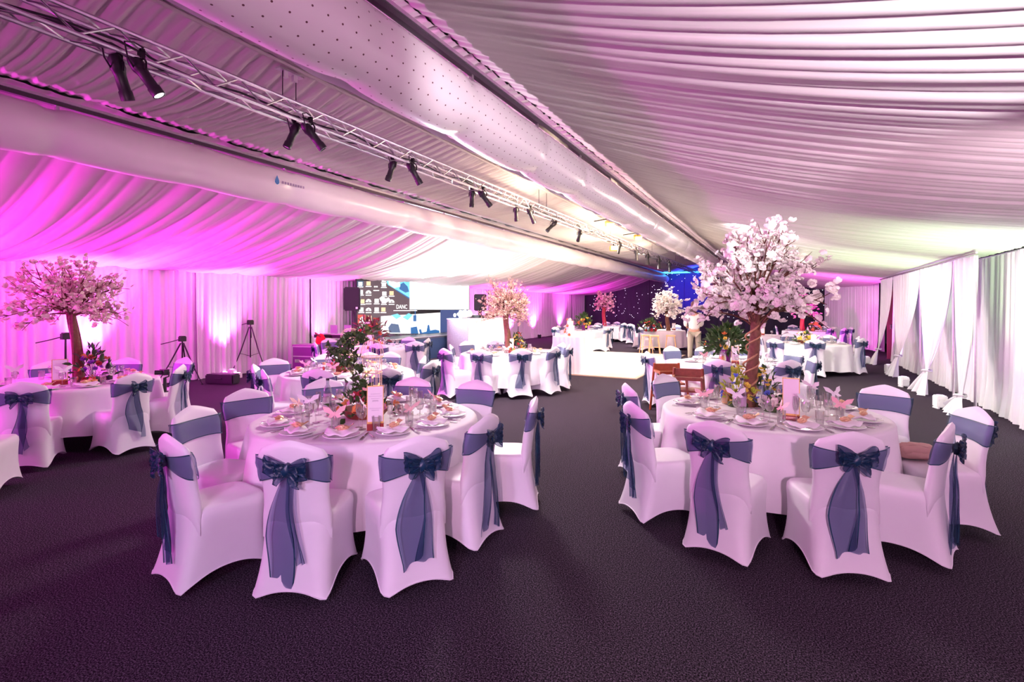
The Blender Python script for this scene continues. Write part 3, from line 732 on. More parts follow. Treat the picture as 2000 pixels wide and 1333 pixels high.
# ================================================================== TREES AND FLOWERS
def petal_mesh(name, m, n, R, cup, width=.55, layers=1, seed=0):
    r = random.Random(seed); vs = []; fs = []
    for L in range(layers):
        sc = 1-.32*L; cp = cup+.5*L
        for k in range(n):
            a = 2*PI*(k+.5*L)/n+r.uniform(-.15, .15); ca, sa = math.cos(a), math.sin(a); e = cp+r.uniform(-.15, .15); l = R*sc*r.uniform(.85, 1.1)
            def P(t, wv): rr = l*t*math.cos(e*t); zz = l*t*math.sin(e*t); ww = wv*l*width; return (ca*rr-sa*ww, sa*rr+ca*ww, zz)
            b = len(vs); vs += [(0, 0, .0), P(.45, -.75), P(.45, .75), P(.8, -.8), P(.8, .8), P(1.05, 0)]
            fs += [(b, b+1, b+2), (b+1, b+3, b+4, b+2), (b+3, b+5, b+4)]
    me = bpy.data.meshes.new(name); me.from_pydata(vs, [], fs); me.materials.append(m); return me
def scatter_mesh(name, items, m, parent):            # items: (mesh, matrix)
    vs = []; fs = []
    for me, M in items:
        b = len(vs); vs += [tuple(M @ v.co) for v in me.vertices]; fs += [tuple(b+i for i in p.vertices) for p in me.polygons]
    o = pydata(name, vs, fs, m, parent, smooth=False); o['kind'] = 'stuff'; return o
def rotm(r): return Matrix.Rotation(r.uniform(0, 6.3), 4, 'Z') @ Matrix.Rotation(r.uniform(0, 3.1), 4, 'X') @ Matrix.Rotation(r.uniform(0, 6.3), 4, 'Z')
def blossom_tree(loc, zb, th, R, Hc, label, nbr, nbl, nind, mpet, mbark, ps, seed, vine=False, spiky=False, low=.1, group=None, trunk=.05, lean=0):
    t = root('blossom_tree', label, 'tree', (loc.x, loc.y, zb), group=group); r = random.Random(seed)
    lean_v = W(lean, 0)
    tp = [Vector((.02*math.sin(q*4+seed), .02*math.cos(q*3), th*q))+lean_v*q for q in [i/9 for i in range(10)]]
    bm = NB(); tube(bm, tp, [trunk*(1.25-.5*q) for q in [i/9 for i in range(10)]], 9)
    if not vine:
        for k in range(3): tube(bm, [p+Vector((math.cos(k*2.1+i*.25), math.sin(k*2.1+i*.25), 0))*trunk*(.95-.3*i/9) for i, p in enumerate(tp)], trunk*.45, 6)
    from_bm('trunk', bm, mbark, t)
    if vine:
        for k in range(2):
            bm = NB(); pts = []
            for i in range(60):
                q = i/59; a = q*PI*2*(3.5)+k*2.5; c = tp[0].lerp(tp[-1], q); pts.append(c+Vector((math.cos(a), math.sin(a), 0))*(trunk*(1.35-.45*q)+.004+.01*math.sin(q*20)))
            tube(bm, pts, .0095 if k == 0 else .007, 6); from_bm('vine', bm, M_vine, t)
    top = tp[-1]; bmb = NB(); spots = []
    for k in range(nbr):
        az = 2*PI*k*.618+r.uniform(-.3, .3); el = math.asin(min(.99, max(-.28, (-.18 if not vine else -.02)+(1.15 if not vine else 1.0)*((k+.5)/nbr)+r.uniform(-.1, .1))))
        d = Vector((math.cos(az)*math.cos(el), math.sin(az)*math.cos(el), math.sin(el)))
        L = r.uniform(.82, 1.08); end = Vector((d.x*R, d.y*R, d.z*Hc))*L; st_ = top-Vector((0, 0, low*r.random()))
        pts = []; wob = r.uniform(0, 6)
        for i in range(7):
            q = i/6; p = st_+end*q; p.z += .12*Hc*math.sin(q*PI)*(1 if not spiky else .2)-(.10*R*q*q if el < .2 else 0)
            p += Vector((math.sin(q*7+wob), math.cos(q*6+wob), math.sin(q*9+wob)))*.018*q; pts.append(p)
        tube(bmb, pts, [.011*(1-.75*i/6) for i in range(7)], 4)
        for i in range(1, 7): spots.append((pts[i], i/6))
        for _ in range(5):
            i = r.randint(2, 5); dd = (d+Vector((r.uniform(-1, 1), r.uniform(-1, 1), r.uniform(-.4, 1)))*.7).normalized(); l = r.uniform(.1, .24)*R*1.5; p0_ = pts[i]
            tw = [p0_, p0_+dd*l*.5+Vector((0, 0, .01)), p0_+dd*l+Vector((0, 0, .03))]; tube(bmb, tw, [.005, .004, .002], 3)
            for q in (.4, .7, 1): spots.append((p0_.lerp(tw[2], q), .6+.4*q))
    from_bm('branches', bmb, M_twig if mbark is not M_barkp else M_barkp, t)
    kinds = [petal_mesh('blossom', mpet, (4 if spiky else 5), ps, .5, .28 if spiky else .5, 1 if spiky else 2, seed+q) for q in range(4)]
    items = []
    for k in range(nbl):
        p, q = r.choice(spots)
        if q < .35 and r.random() < .6: p, q = r.choice(spots)
        j = Vector((r.gauss(0, 1), r.gauss(0, 1), r.gauss(0, 1)))*ps*.8
        items.append((kinds[k % 4], Matrix.Translation(p+j) @ rotm(r) @ Matrix.Scale(r.uniform(.7, 1.15), 4)))
    cd = -Vector((loc.x, loc.y, 0)).normalized()
    items.sort(key=lambda im: -(im[1].translation.dot(cd)))
    for me, M in items[:nind]:
        o = bpy.data.objects.new('blossom', me); COL.objects.link(o); o.parent = t; o.matrix_basis = M
    if items[nind:]: scatter_mesh('blossoms', items[nind:], mpet, t)
    return t
cB = W(*TB['B'][:2]); cL = W(*TB['L'][:2]); cF = W(*TB['F'][:2]); cA = W(*TB['A'][:2]); cD = W(*TB['D'][:2]); cJ = W(*TB['J'][:2]); cK = W(*TB['K'][:2]); cE = W(*TB['E'][:2]); cI = W(*TB['I'][:2]); cN = W(*TB['N'][:2]); cH = W(*TB['Hh'][:2]); cG = W(*TB['G'][:2])
TT = .754
pB = D(1466, 4.85); pL = D(152, 6.45); pF = D(990, 10.55)
blossom_tree(pB, TT, .93, .57, .94, 'tall cream white blossom tree with vine wrapped trunk on the front blossom table', 44, 1150, 290, M_petw, M_bark, .044, 11, vine=True, trunk=.052, low=.25, lean=.03)
blossom_tree(pL, TT, .91, .62, .66, 'pale pink blossom tree with dark red trunk on the left table', 40, 1150, 280, M_petp, M_barkd, .037, 12, trunk=.05, lean=-.06)
blossom_tree(pF, TT, .86, .53, .70, 'brown beige brushy blossom tree behind the birdcage table', 60, 1900, 60, M_petb, M_bark, .040, 13, spiky=True, trunk=.055)
blossom_tree(D(1304, 20.6), TT, .75, .62, 1.0, 'small cream blossom tree in front of the blue lit cloth', 30, 520, 0, M_petw, M_bark, .075, 14, trunk=.07)
blossom_tree(D(1180, 25.7), TT, .95, .48, .85, 'small pink blossom tree on red trunk left of the star cloth', 26, 420, 0, M_petm, mat('red_bark', (.45, .03, .05), .6), .07, 15, trunk=.08)
blossom_tree(D(1568, 20.4), TT, .75, .50, .85, 'small magenta blossom tree on red trunk right of the big tree', 26, 420, 0, M_petm, mat('red_bark', (.45, .03, .05), .6), .065, 16, trunk=.07)

def leaf_mesh(name, m, L, Wd, seed=0):
    vs = [(0, 0, 0), (L*.35, -Wd*.5, .12*L), (L*.35, Wd*.5, .12*L), (L*.7, -Wd*.38, .1*L), (L*.7, Wd*.38, .1*L), (L, 0, -.05*L), (L*.35, 0, 0), (L*.7, 0, -.0)]
    me = bpy.data.meshes.new(name); me.from_pydata(vs, [], [(0, 1, 6), (0, 6, 2), (1, 3, 7, 6), (6, 7, 4, 2), (3, 5, 7), (7, 5, 4)]); me.materials.append(m); return me
def bouquet(loc, zb, label, R, Hh_, flowers, nleaf=60, base=None, fr=.04, stems=.0, seed=1, leafm=None, leafL=.09, cat='flowers', spread=.0, single=True):
    t = root('flower_arrangement', label, cat, (loc.x, loc.y, zb)); r = random.Random(seed); lm = leafm or M_leaf
    if base == 'basket': latheo('basket', [(0, 0), (R*.5, 0), (R*.62, .04), (R*.66, .075), (R*.6, .075), (0, .06)], M_walnut, t)
    elif base == 'vase': latheo('vase', [(0, 0), (R*.22, 0), (R*.20, .06), (R*.26, stems*.6), (R*.30, stems), (R*.27, stems), (0, stems*.9)], M_vasep, t)
    elif base == 'moss': latheo('moss_base', [(0, 0), (R*.55, 0), (R*.55, .03), (R*.3, .07), (0, .08)], M_leaf, t)
    z0 = stems if base == 'vase' else .03
    lms = [leaf_mesh('leaf', lm, leafL*q, leafL*.42*q) for q in (.8, 1, 1.25)]
    items = []
    def spot(rad):
        a = r.uniform(0, 2*PI); e = r.uniform(-.15 if base == 'vase' else .0, 1.5); k = r.uniform(.55, 1)*rad
        return Vector((math.cos(a)*math.cos(e)*R*k, math.sin(a)*math.cos(e)*R*k, z0+math.sin(e)*Hh_*k)), a, e
    for k in range(nleaf):
        p, a, e = spot(1.0); items.append((lms[k % 3], Matrix.Translation(p) @ Matrix.Rotation(a, 4, 'Z') @ Matrix.Rotation(-e+r.uniform(-.7, .5), 4, 'Y') @ Matrix.Rotation(r.uniform(-1, 1), 4, 'X')))
    scatter_mesh('foliage', items, lm, t)
    bm = NB()
    for k in range(14): p, a, e = spot(.8); tube(bm, [(0, 0, z0*.6), p*.6+Vector((0, 0, z0*.2)), p], [.004, .003, .002], 3)
    from_bm('stems', bm, M_leaf, t)
    for m, n in flowers:
        pm = [petal_mesh('flower', m, 6, fr*q, .55, .5, 3, seed+int(q*10)) for q in (.85, 1.15)]
        for k in range(n):
            p, a, e = spot(1.05); M = Matrix.Translation(p) @ Matrix.Rotation(a, 4, 'Z') @ Matrix.Rotation(PI/2-e, 4, 'Y') @ Matrix.Rotation(r.uniform(0, 6), 4, 'Z')
            o = bpy.data.objects.new('flower', pm[k % 2]); COL.objects.link(o); o.parent = t; o.matrix_basis = M
    return t
bouquet(cA+W(-.02, -.02), TT, 'orange and pink rose centrepiece around the cage stand, birdcage table', .30, .17, [(M_org, 9), (M_petp, 6), (M_red, 9), (M_petm, 4)], 70, 'basket', .045, seed=21)
bouquet(pB+W(-.10, .04), TT, 'lime and blue flower cluster left of the big tree trunk', .17, .34, [(M_leafy, 16), (M_yel, 12), (M_blu, 5)], 60, 'moss', .032, seed=22, leafm=M_leafy, leafL=.07)
bouquet(pB+W(.16, .04), TT, 'yellow and blue flower cluster right of the big tree trunk', .18, .34, [(M_yel, 14), (M_blu, 10), (M_petw, 4)], 60, 'moss', .032, seed=23, leafL=.07)
bouquet(pB+W(.10, -.20), TT, 'white lilies lying at the foot of the big tree trunk', .13, .09, [(M_petw, 6)], 16, 'moss', .06, seed=24)
bouquet(pL+W(.20, -.02), TT, 'orange and purple flower cluster beside the dark red trunk', .22, .40, [(M_org, 14), (M_pur, 12), (M_petw, 3), (M_red, 5)], 70, 'moss', .036, seed=25)
bouquet(cD+W(-.12, 0), TT, 'dark red flower bowl beneath the small cage, second cage table', .20, .14, [(M_red, 16)], 40, 'basket', .045, seed=26)
bouquet(D(725, 12.0), TT, 'dark red twiggy bouquet in a purple vase before the screen', .42, .50, [(M_red, 18), (M_org, 8), (M_petw, 6)], 120, 'vase', .05, .20, 27, mat('brown_leaf', (.16, .06, .05), .6, var=.5), .13)
bouquet(pF+W(.22, .0), TT, 'yellow and orange flowers beside the brown blossom trunk', .20, .36, [(M_yel, 9), (M_org, 8), (M_red, 3)], 60, 'moss', .04, seed=28)
bouquet(D(1419, 8.75), TT, 'large leafy green bouquet with yellow blooms in a purple vase', .33, .36, [(M_yel, 12), (M_org, 12), (M_petp, 3)], 330, 'vase', .045, .22, 29, leafL=.15)
bouquet(cK+W(-.1, 0), TT, 'low cream and yellow flower bowl on the yellow flower table', .30, .26, [(M_yel, 16), (M_petw, 12)], 70, 'basket', .06, seed=30)
bouquet(D(1270, 20.2), TT, 'dark red bouquet left of the small cream blossom tree', .45, .40, [(M_red, 18), (M_org, 8)], 120, 'moss', .07, seed=31, leafL=.16)
bouquet(D(1140, 20.8), TT, 'yellow and green bouquet behind the wedding cake', .33, .42, [(M_yel, 12), (M_org, 8)], 120, 'vase', .065, .2, seed=32, leafL=.15)
bouquet(D(1590, 20.2), TT, 'orange bouquet beside the small magenta blossom tree', .28, .28, [(M_org, 16), (M_petw, 6)], 40, 'basket', .08, seed=33)

# birdcages
def birdcage(loc, label, R, z0, z1, zst=TT):
    t = root('birdcage', label, 'birdcage', (loc.x, loc.y, zst)); a0 = z0-zst; h = z1-z0; body = h*.62
    latheo('cage_base', [(0, a0-.015), (R*1.08, a0-.015), (R*1.08, a0+.008), (0, a0+.008)], M_cream, t)
    latheo('cage_stand', [(0, 0), (.07, 0), (.065, .012), (.012, .03), (.009, a0-.02), (.03, a0-.014), (0, a0-.012)], M_cream, t, 12)
    for k in range(14):
        a = 2*PI*k/14; c, s = math.cos(a), math.sin(a)
        pts = [(R*c, R*s, a0)]+[(R*c, R*s, a0+body)]+[(R*(1.18-.0*q)*math.cos(q*PI/2)**.7*c if q > 0 else R*1.18*c, R*(1.18)*math.cos(q*PI/2)**.7*s if q > 0 else R*1.18*s, a0+body+.01+(h-body)*.85*math.sin(q*PI/2)) for q in [i/6 for i in range(6)]]+[(0, 0, a0+h*.95)]
        tubeo('cage_wire', pts, .0024, M_cream, t, 4)
    for z in (a0+body*.5, a0+body): 
        bm = NB(); tube(bm, [(R*(1.02 if z < a0+body else 1.15)*math.cos(q*PI/12), R*(1.02 if z < a0+body else 1.15)*math.sin(q*PI/12), z) for q in range(25)], .0045, 5, cap=False); from_bm('cage_ring', bm, M_cream, t)
    tubeo('finial', [(0, 0, a0+h*.95), (0, 0, a0+h)], .006, M_cream, t)
    bm = NB()
    rr = random.Random(int(R*1000))
    for k in range(16): q = rr.uniform(0, 6.3); box(bm, (R*.7*math.cos(q), R*.7*math.sin(q), a0+rr.uniform(.01, body*.9)), (.008, .008, .012))
    from_bm('fairy_light', bm, M_candle, t, smooth=False)['kind'] = 'stuff'
    return t
birdcage(D(727, 4.45), 'cream wire birdcage with warm fairy lights above the front rose centrepiece', .082, 1.00, 1.43)
birdcage(D(685, 7.5), 'smaller looking cream birdcage behind the ivy, second cage table', .12, 1.0, 1.40)
iv = root('ivy_spray', 'dark green ivy trailing over the birdcage on the birdcage table', 'ivy', (cA.x, cA.y, 0)); r = random.Random(5)
path = [(724, 640), (700, 652), (682, 668), (668, 690), (690, 705), (694, 725), (706, 745), (712, 762)]
pts = [D(px, 4.38+.03*math.sin(i), H-(py-600)*4.38/1000)-Vector((cA.x, cA.y, 0)) for i, (px, py) in enumerate(path)]
tubeo('ivy_stem', pts, .004, M_leaf, iv, 5); side = [D(652, 4.4, H-.085*4.4)-Vector((cA.x, cA.y, 0)), pts[3], pts[4]]; tubeo('ivy_stem', side, .003, M_leaf, iv, 5)
tubeo('ivy_stem', [D(728, 4.45, 1.43)-Vector((cA.x, cA.y, 0)), pts[0], pts[1]], .004, M_leaf, iv, 5)
lv = []
for q in range(3):
    L = (.045, .06, .075)[q]; vs = [(0, 0, 0), (.2*L, -.45*L, .02), (.5*L, -.3*L, 0), (.65*L, -.52*L, .01), (.8*L, -.2*L, 0), (1.1*L, 0, -.015), (.8*L, .2*L, 0), (.65*L, .52*L, .01), (.5*L, .3*L, 0), (.2*L, .45*L, .02), (.5*L, 0, -.008)]
    me = bpy.data.meshes.new('ivy_leaf'); me.from_pydata(vs, [], [(10, i, i+1) for i in range(9)]+[(10, 9, 0)]); me.materials.append(M_leaf if q else M_leafy); lv.append(me)
lv[0].materials[0] = mat('ivy_pale', (.16, .26, .06), .4, var=.3)
for k in range(140):
    i = min(6, int(abs(r.gauss(3.4, 2.2)))) if r.random() < .8 else r.randint(0, 6); i = min(i, 6); p = pts[i].lerp(pts[i+1], r.random())
    if r.random() < .15: p = side[0].lerp(side[1], r.random())
    p = p+Vector((r.gauss(0, 1), r.gauss(0, 1), r.gauss(0, 1)))*.040
    o = bpy.data.objects.new('ivy_leaf', lv[k % 3]); COL.objects.link(o); o.parent = iv; o.matrix_basis = Matrix.Translation(p) @ rotm(r)

# ================================================================== TABLEWARE
def proto(fn):
    t = fn(); return t
def p_plate():
    t = root('dinner_plate', '', 'plate'); latheo('plate_body', [(0, .004), (.07, .004), (.09, .010), (.128, .020), (.130, .017), (.09, .004), (.06, 0), (0, 0)], M_china, t, 28)
    bm = NB(); tube(bm, [(.1285*math.cos(a*PI/14), .1285*math.sin(a*PI/14), .0195) for a in range(29)], .0022, 4, cap=False); from_bm('rim', bm, M_china, t); return t
def p_napkin():
    r = random.Random(2); rows = []
    for i in range(13):
        q = i/12*2-1; rows.append([(q*.12*(1-.12*abs(u)), u*.075+.02*q*q, .022+.022*(1-abs(u))**.6*(1-q*q*.5)+.008*math.sin(q*6+u*4)+.012*abs(q)**2) for u in [-1+k/6 for k in range(13)]])
    o = strip('folded_napkin', rows, M_napkin); s = o.modifiers.new('s', 'SOLIDIFY'); s.thickness = .006; return o
def p_favour():
    t = root('favour_bag', '', 'favour'); bm = NB(); bmesh.ops.create_icosphere(bm, subdivisions=3, radius=1); r = random.Random(6)
    for v in bm.verts: c = v.co.copy(); k = 1+.22*math.sin(c.x*7+c.y*5)*math.sin(c.z*6+c.y*4); v.co = Vector((c.x*.046*k, c.y*.028*k, .018+c.z*.02*k))
    from_bm('wrapped_sweets', bm, M_favour, t)
    rows = [[(.04+.03*q, (u*.018)*(1+q), .02+.02*q+.006*math.sin(u*5)) for u in (-1, -.5, 0, .5, 1)] for q in (0, .4, .8, 1.2)]
    strip('twist', rows, M_favour, t); return t
def p_fork():
    t = root('dinner_fork', '', 'cutlery'); bm = NB(); tube(bm, [(0, -.10, .004), (0, -.02, .006), (0, .03, .008)], [.0045, .003, .003], 6); box(bm, (0, .045, .007), (.022, .03, .003)); from_bm('handle', bm, M_steel, t)
    bm = NB()
    for k in range(4): box(bm, (-.009+.006*k, .08, .008), (.0028, .045, .0025))
    from_bm('tines', bm, M_steel, t, smooth=False); return t
def p_knife():
    t = root('dinner_knife', '', 'cutlery'); bm = NB(); tube(bm, [(0, -.11, .004), (0, .0, .005)], .005, 6); from_bm('handle', bm, M_steel, t)
    bm = NB(); box(bm, (0, .055, .0045), (.018, .11, .002)); from_bm('blade', bm, M_steel, t, smooth=False); return t
def p_wine():
    t = root('wine_glass', '', 'glass'); latheo('bowl', [(.004, .082), (.022, .09), (.034, .115), (.036, .14), (.030, .175), (.0285, .175), (.034, .14), (.032, .116), (.02, .093), (0, .088)], M_glass, t, 18)
    latheo('stem', [(0, 0), (.033, 0), (.032, .003), (.006, .008), (.0035, .02), (.0035, .075), (.006, .084), (0, .085)], M_glass, t, 14); return t
def p_tumbler():
    t = root('water_tumbler', '', 'glass'); latheo('glass_wall', [(0, 0), (.027, 0), (.029, .004), (.034, .11), (.0325, .11), (.028, .008), (0, .008)], M_glass, t, 18)
    bm = NB(); tube(bm, [(.0333*math.cos(a*PI/10), .0333*math.sin(a*PI/10), .11) for a in range(21)], .0012, 4, cap=False); from_bm('rim', bm, M_glass, t); return t
def p_flute():
    t = root('champagne_flute', '', 'glass'); latheo('bowl', [(.004, .08), (.018, .10), (.024, .14), (.022, .205), (.0208, .205), (.0225, .14), (.0165, .103), (0, .09)], M_glass, t, 16)
    latheo('stem', [(0, 0), (.03, 0), (.029, .003), (.0045, .008), (.003, .02), (.003, .078), (0, .082)], M_glass, t, 12); return t
def p_bfly(m):
    t = root('paper_butterfly', '', 'ornament')
    for s in (-1, 1):
        vs = [(0, 0, 0), (s*.035, .02, .035), (s*.075, .03, .045), (s*.065, .015, .012), (s*.03, .0, -.004), (s*.042, -.02, -.022), (s*.018, -.015, -.03), (0, 0, -.012)]
        pydata('wing', vs, [(0, 1, 2, 3, 4), (0, 4, 5, 6, 7)], m, t, smooth=False)
    tubeo('body', [(0, 0, -.045), (0, 0, .012)], .003, m, t, 5); return t
def p_candle():
    t = root('votive_holder', '', 'candle'); latheo('glass_cup', [(0, 0), (.03, 0), (.034, .065), (.032, .065), (.028, .01), (0, .01)], M_gold, t, 16)
    latheo('wax', [(0, .012), (.026, .012), (.028, .045), (0, .045)], mat('wax', (.95, .85, .7), .5), t, 12); return t
PR = dict(plate=p_plate(), napkin=tag(p_napkin(), '', 'napkin'), favour=p_favour(), fork=p_fork(), knife=p_knife(), wine=p_wine(), tumbler=p_tumbler(), flute=p_flute(), bflyp=p_bfly(M_pinkp), bflyw=p_bfly(M_whitep), candle=p_candle())
USED = set(); ITEMS = []
def put(kind, tb, loc, rz, sc=1.):
    o = PR[kind]
    if kind in USED: o = dup(o, loc, rz)
    else: USED.add(kind); kids_ = dup; o.location = loc; o.rotation_euler = (0, 0, rz); KID[o.name] = [(c, []) for c in COL.objects if c.parent == o]
    if sc != 1.: o.scale = (sc,)*3
    x = loc.x*CS+loc.y*SN; d = -loc.x*SN+loc.y*CS; ITEMS.append([kind, tb, 1000+1000*x/d, d < TB[tb][1], o]); return o
TX = {'plate': 'white plate under a folded napkin', 'napkin': 'folded white napkin on its plate', 'favour': 'peach gold wrapped favour on napkin', 'fork': 'steel fork left of plate', 'knife': 'steel knife right of plate',
      'wine': 'empty wine glass', 'tumbler': 'clear water tumbler', 'flute': 'champagne flute', 'bflyp': 'pink paper butterfly', 'bflyw': 'white paper butterfly', 'candle': 'small gold votive candle holder'}
FULL = 'plate napkin favour fork knife wine tumbler flute'.split()
def settings(tb, kinds, nb=0, nw=0):
    c = W(*TB[tb][:2]); rr = random.Random(hash(tb) % 97 if False else ord(tb[0]))
    angs = []
    for t_, px, vw, o in CHAIRS:
        if t_ == tb: v = Vector(o.location)-c; angs.append(math.atan2(v.y, v.x))
    angs.sort(); out = []
    for a in angs:                      # keep places apart
        if out and a-out[-1] < .52: a = out[-1]+.52
        out.append(a)
    if len(out) > 1 and out[-1]-out[0] > 2*PI-.5: out[-1] = out[0]+2*PI-.55
    for i, a in enumerate(out):
        def P(r_, off, z=0): return c+Vector((math.cos(a)*r_-math.sin(a)*off, math.sin(a)*r_+math.cos(a)*off, TT+z))
        rz = a+PI/2
        if 'plate' in kinds: put('plate', tb, P(.72, 0), rz)
        if 'napkin' in kinds: put('napkin', tb, P(.72, 0, .0), rz+rr.uniform(-.25, .25))
        if 'favour' in kinds: put('favour', tb, P(.71, rr.uniform(-.02, .02), .046), rz+rr.uniform(-.5, .9))
        if 'fork' in kinds: put('fork', tb, P(.72, -.165), rz+PI)
        if 'knife' in kinds: put('knife', tb, P(.72, .165), rz+PI)
        if 'wine' in kinds: put('wine', tb, P(.50, .10+rr.uniform(-.02, .02)), rz)
        if 'tumbler' in kinds: put('tumbler', tb, P(.54, .19+rr.uniform(-.02, .02)), rz)
        if 'flute' in kinds: put('flute', tb, P(.44, .04+rr.uniform(-.02, .02)), rz)
        if i % 2 == 0 and nb: put('bflyp', tb, P(.54, .19, .14), rr.uniform(0, 6), 1.15); nb -= 1
        elif nw: put('bflyw', tb, P(.50, .10, .20), rr.uniform(0, 6), 1.15); nw -= 1
settings('A', FULL, 4, 2); settings('B', FULL, 3, 4)
settings('L', 'plate napkin favour wine tumbler'.split(), 0, 2); settings('D', 'plate napkin favour wine tumbler'.split(), 2, 2)
settings('J', 'plate napkin wine tumbler'.split(), 1, 2); settings('F', 'plate napkin favour wine tumbler'.split(), 2, 1); settings('K', 'plate napkin wine tumbler'.split(), 1, 2)
for k_ in ('E', 'O', 'I', 'N', 'G', 'Hh'): settings(k_, 'napkin wine'.split())
for px, d, tb in ((1432, 4.9, 'B'), (1524, 4.95, 'B'), (172, 6.15, 'L'), (184, 6.2, 'L'), (1545, 4.9, 'B')): put('candle', tb, D(px, d, TT), 0)
gi = {}
for it in ITEMS: gi.setdefault((it[0], it[1], it[3]), []).append(it)
for (k, tb, near), its in gi.items():
    its.sort(key=lambda q: q[2])
    for i, it in enumerate(its):
        pos = 'the only one on' if len(its) == 1 else ('leftmost on' if i == 0 else ('rightmost on' if i == len(its)-1 else ORD[i]+' from left,'))
        it[4]['label'] = '%s, %s %s side, %s' % (TX[k], pos, 'near' if near else 'far', TB[tb][2]); it[4]['group'] = {'plate': 'dinner plates', 'napkin': 'folded napkins', 'favour': 'wrapped favours', 'fork': 'forks', 'knife': 'knives', 'wine': 'wine glasses', 'tumbler': 'tumblers', 'flute': 'flutes', 'bflyp': 'paper butterflies', 'bflyw': 'paper butterflies', 'candle': 'votive candles'}[k]+' on the '+TB[tb][2]

def bottle(loc, label, m, h=.30, r_=.038, wine=False):
    t = root('wine_bottle' if wine else 'water_bottle', label, 'bottle', loc)
    latheo('bottle_glass', [(0, 0), (r_*.95, 0), (r_, .01), (r_, h*.58), (r_*.8, h*.68), (r_*.38, h*.78), (r_*.36, h*.96), (r_*.3, h*.96), (0, h*.96)], m, t, 20)
    latheo('cap', [(0, h*.93), (r_*.42, h*.93), (r_*.42, h), (0, h)], M_blk if not wine else M_red, t, 14)
    bm = NB(); lathe(bm, [(r_*1.01, h*.18), (r_*1.012, h*.48)], 20); from_bm('bottle_label', bm, M_card if wine else mat('clear_label', (.42, .30, .42), .4), t); return t
bottle(G(640, 795, TT), 'clear water bottle with black cap on the birdcage table', M_gglass, .27)
bottle(G(1449, 806, TT), 'clear water bottle in front of the big blossom tree trunk', M_gglass, .31)
bottle(G(213, 742, TT), 'dark red wine bottle with white label, left blossom table', M_wine, .30, .038, True)
bottle(G(650, 722, TT), 'clear water bottle, second cage table', M_gglass, .3)
def jug(loc, label, s=1.):
    t = root('juice_jug', label, 'jug', loc); t.scale = (s,)*3
    latheo('jug_glass', [(0, 0), (.048, 0), (.055, .02), (.058, .12), (.045, .17), (.05, .21), (.048, .21), (.043, .17), (.055, .12), (.052, .02), (0, .008)], M_glass, t, 20)
    latheo('juice', [(0, .009), (.050, .012), (.0535, .1), (.050, .14), (0, .14)], M_juice, t, 20)
    tubeo('handle', [(-.05, 0, .18), (-.085, 0, .16), (-.09, 0, .1), (-.055, 0, .06)], .006, M_glass, t)
    latheo('neck_ring', [(.046, .17), (.049, .175), (.046, .18)], M_glass, t, 20); return t
jug(G(1420, 789, TT), 'glass jug of orange juice left of the big blossom tree', 1.0)
jug(G(1411, 712, TT), 'orange juice jug behind, on the green bouquet table', 1.0)
jug(G(1021, 689, TT), 'orange juice jug on the brown blossom table', 1.1)
jug(G(746, 680, TT), 'orange juice jug on the stage side table', 1.1)
def menu(loc, label, w_=.125, h=.33, style=0, bh=.05):
    t = root('menu_stand', label, 'menu', loc, math.atan2(-loc.x, loc.y)*1.0)
    boxo('stand_base', (0, 0, bh/2), (w_, .05, bh), M_maroon, t)
    boxo('card', (0, 0, bh+(h-bh)/2), (w_, .004, h-bh), M_gold, t)
    boxo('card_face', (0, -.0028, bh+(h-bh)/2+.003), (w_*.91, .001, (h-bh)*.93), M_card, t)
    bm = NB()
    if style == 1:
        for k, z in enumerate((.78, .72, .66, .60, .40, .35)):
            q = bh+(h-bh)*z; L = (.28, .40, .25, .18, .36, .22)[k]*w_; tube(bm, [(-L+2*L*i/24, -.0038, q+.0035*math.sin(i*1.9+k)*(2 if k == 3 else 1)) for i in range(25)], .0006, 3)
        from_bm('script_lines', bm, mat('ink', (.2, .12, .25), .6), t)
    if style == 2:
        for k in range(9): box(bm, (-.045+.0112*k, -.0258, bh*.62), (.0085, .001, .011))
        for k in range(14): box(bm, (-.047+.0072*k, -.0258, bh*.3), (.005, .001, .004))
        from_bm('band_lettering', bm, mat('pale_print', (.9, .6, .55), .5), t, smooth=False)
    return t
menu(G(733, 840, TT), 'white menu card in a maroon base with gold edge, birdcage table', .125, .34, 1)
menu(G(1545, 820, TT), 'tall blank white card on dark red lettered base, front blossom table', .128, .35, 2, .035)
menu(G(117, 752, TT), 'menu card on maroon base at the left blossom table', .15, .31, 1)
menu(G(998, 690, TT), 'small menu card beside the brown blossom tree trunk', .12, .30, 0)
menu(G(1436, 712, TT), 'small pale card beside the purple vase, green bouquet table', .12, .30, 0)
menu(G(723, 682, TT), 'small card beside the dark red bouquet, stage side table', .14, .32, 0)
menu(G(1589, 676, TT), 'small card on the yellow flower table', .12, .28, 0)
menu(G(1489, 655, TT), 'tiny card on the middle right table', .14, .28, 0)
menu(G(1316, 645, TT), 'tiny card beside the small cream blossom tree', .14, .28, 0)
tb_ = root('stemware_bowl', 'white sauce bowl with a spoon, birdcage table', 'bowl', G(795, 806, TT))
latheo('bowl_body', [(0, 0), (.035, 0), (.07, .045), (.075, .05), (.068, .047), (.03, .008), (0, .006)], M_china, tb_); tubeo('spoon', [(.0, 0, .02), (.06, .02, .055), (.12, .04, .075)], .004, M_steel, tb_)
# petals scattered at the foot of the big tree
r = random.Random(8)
for k, (px, py) in enumerate(((1462, 802), (1470, 806), (1478, 801), (1486, 809))):
    o = link('loose_petal', petal_mesh('loose_petal', M_petm, 1, .035, .3, .6, 1, k), None, None); o.location = G(px, py, TT+.002); tag(o, 'pink petal on the cloth before the big trunk, %s of four' % ('leftmost', 'second from left', 'second from right', 'rightmost')[k], 'petal', 'pink petals on the front blossom table')
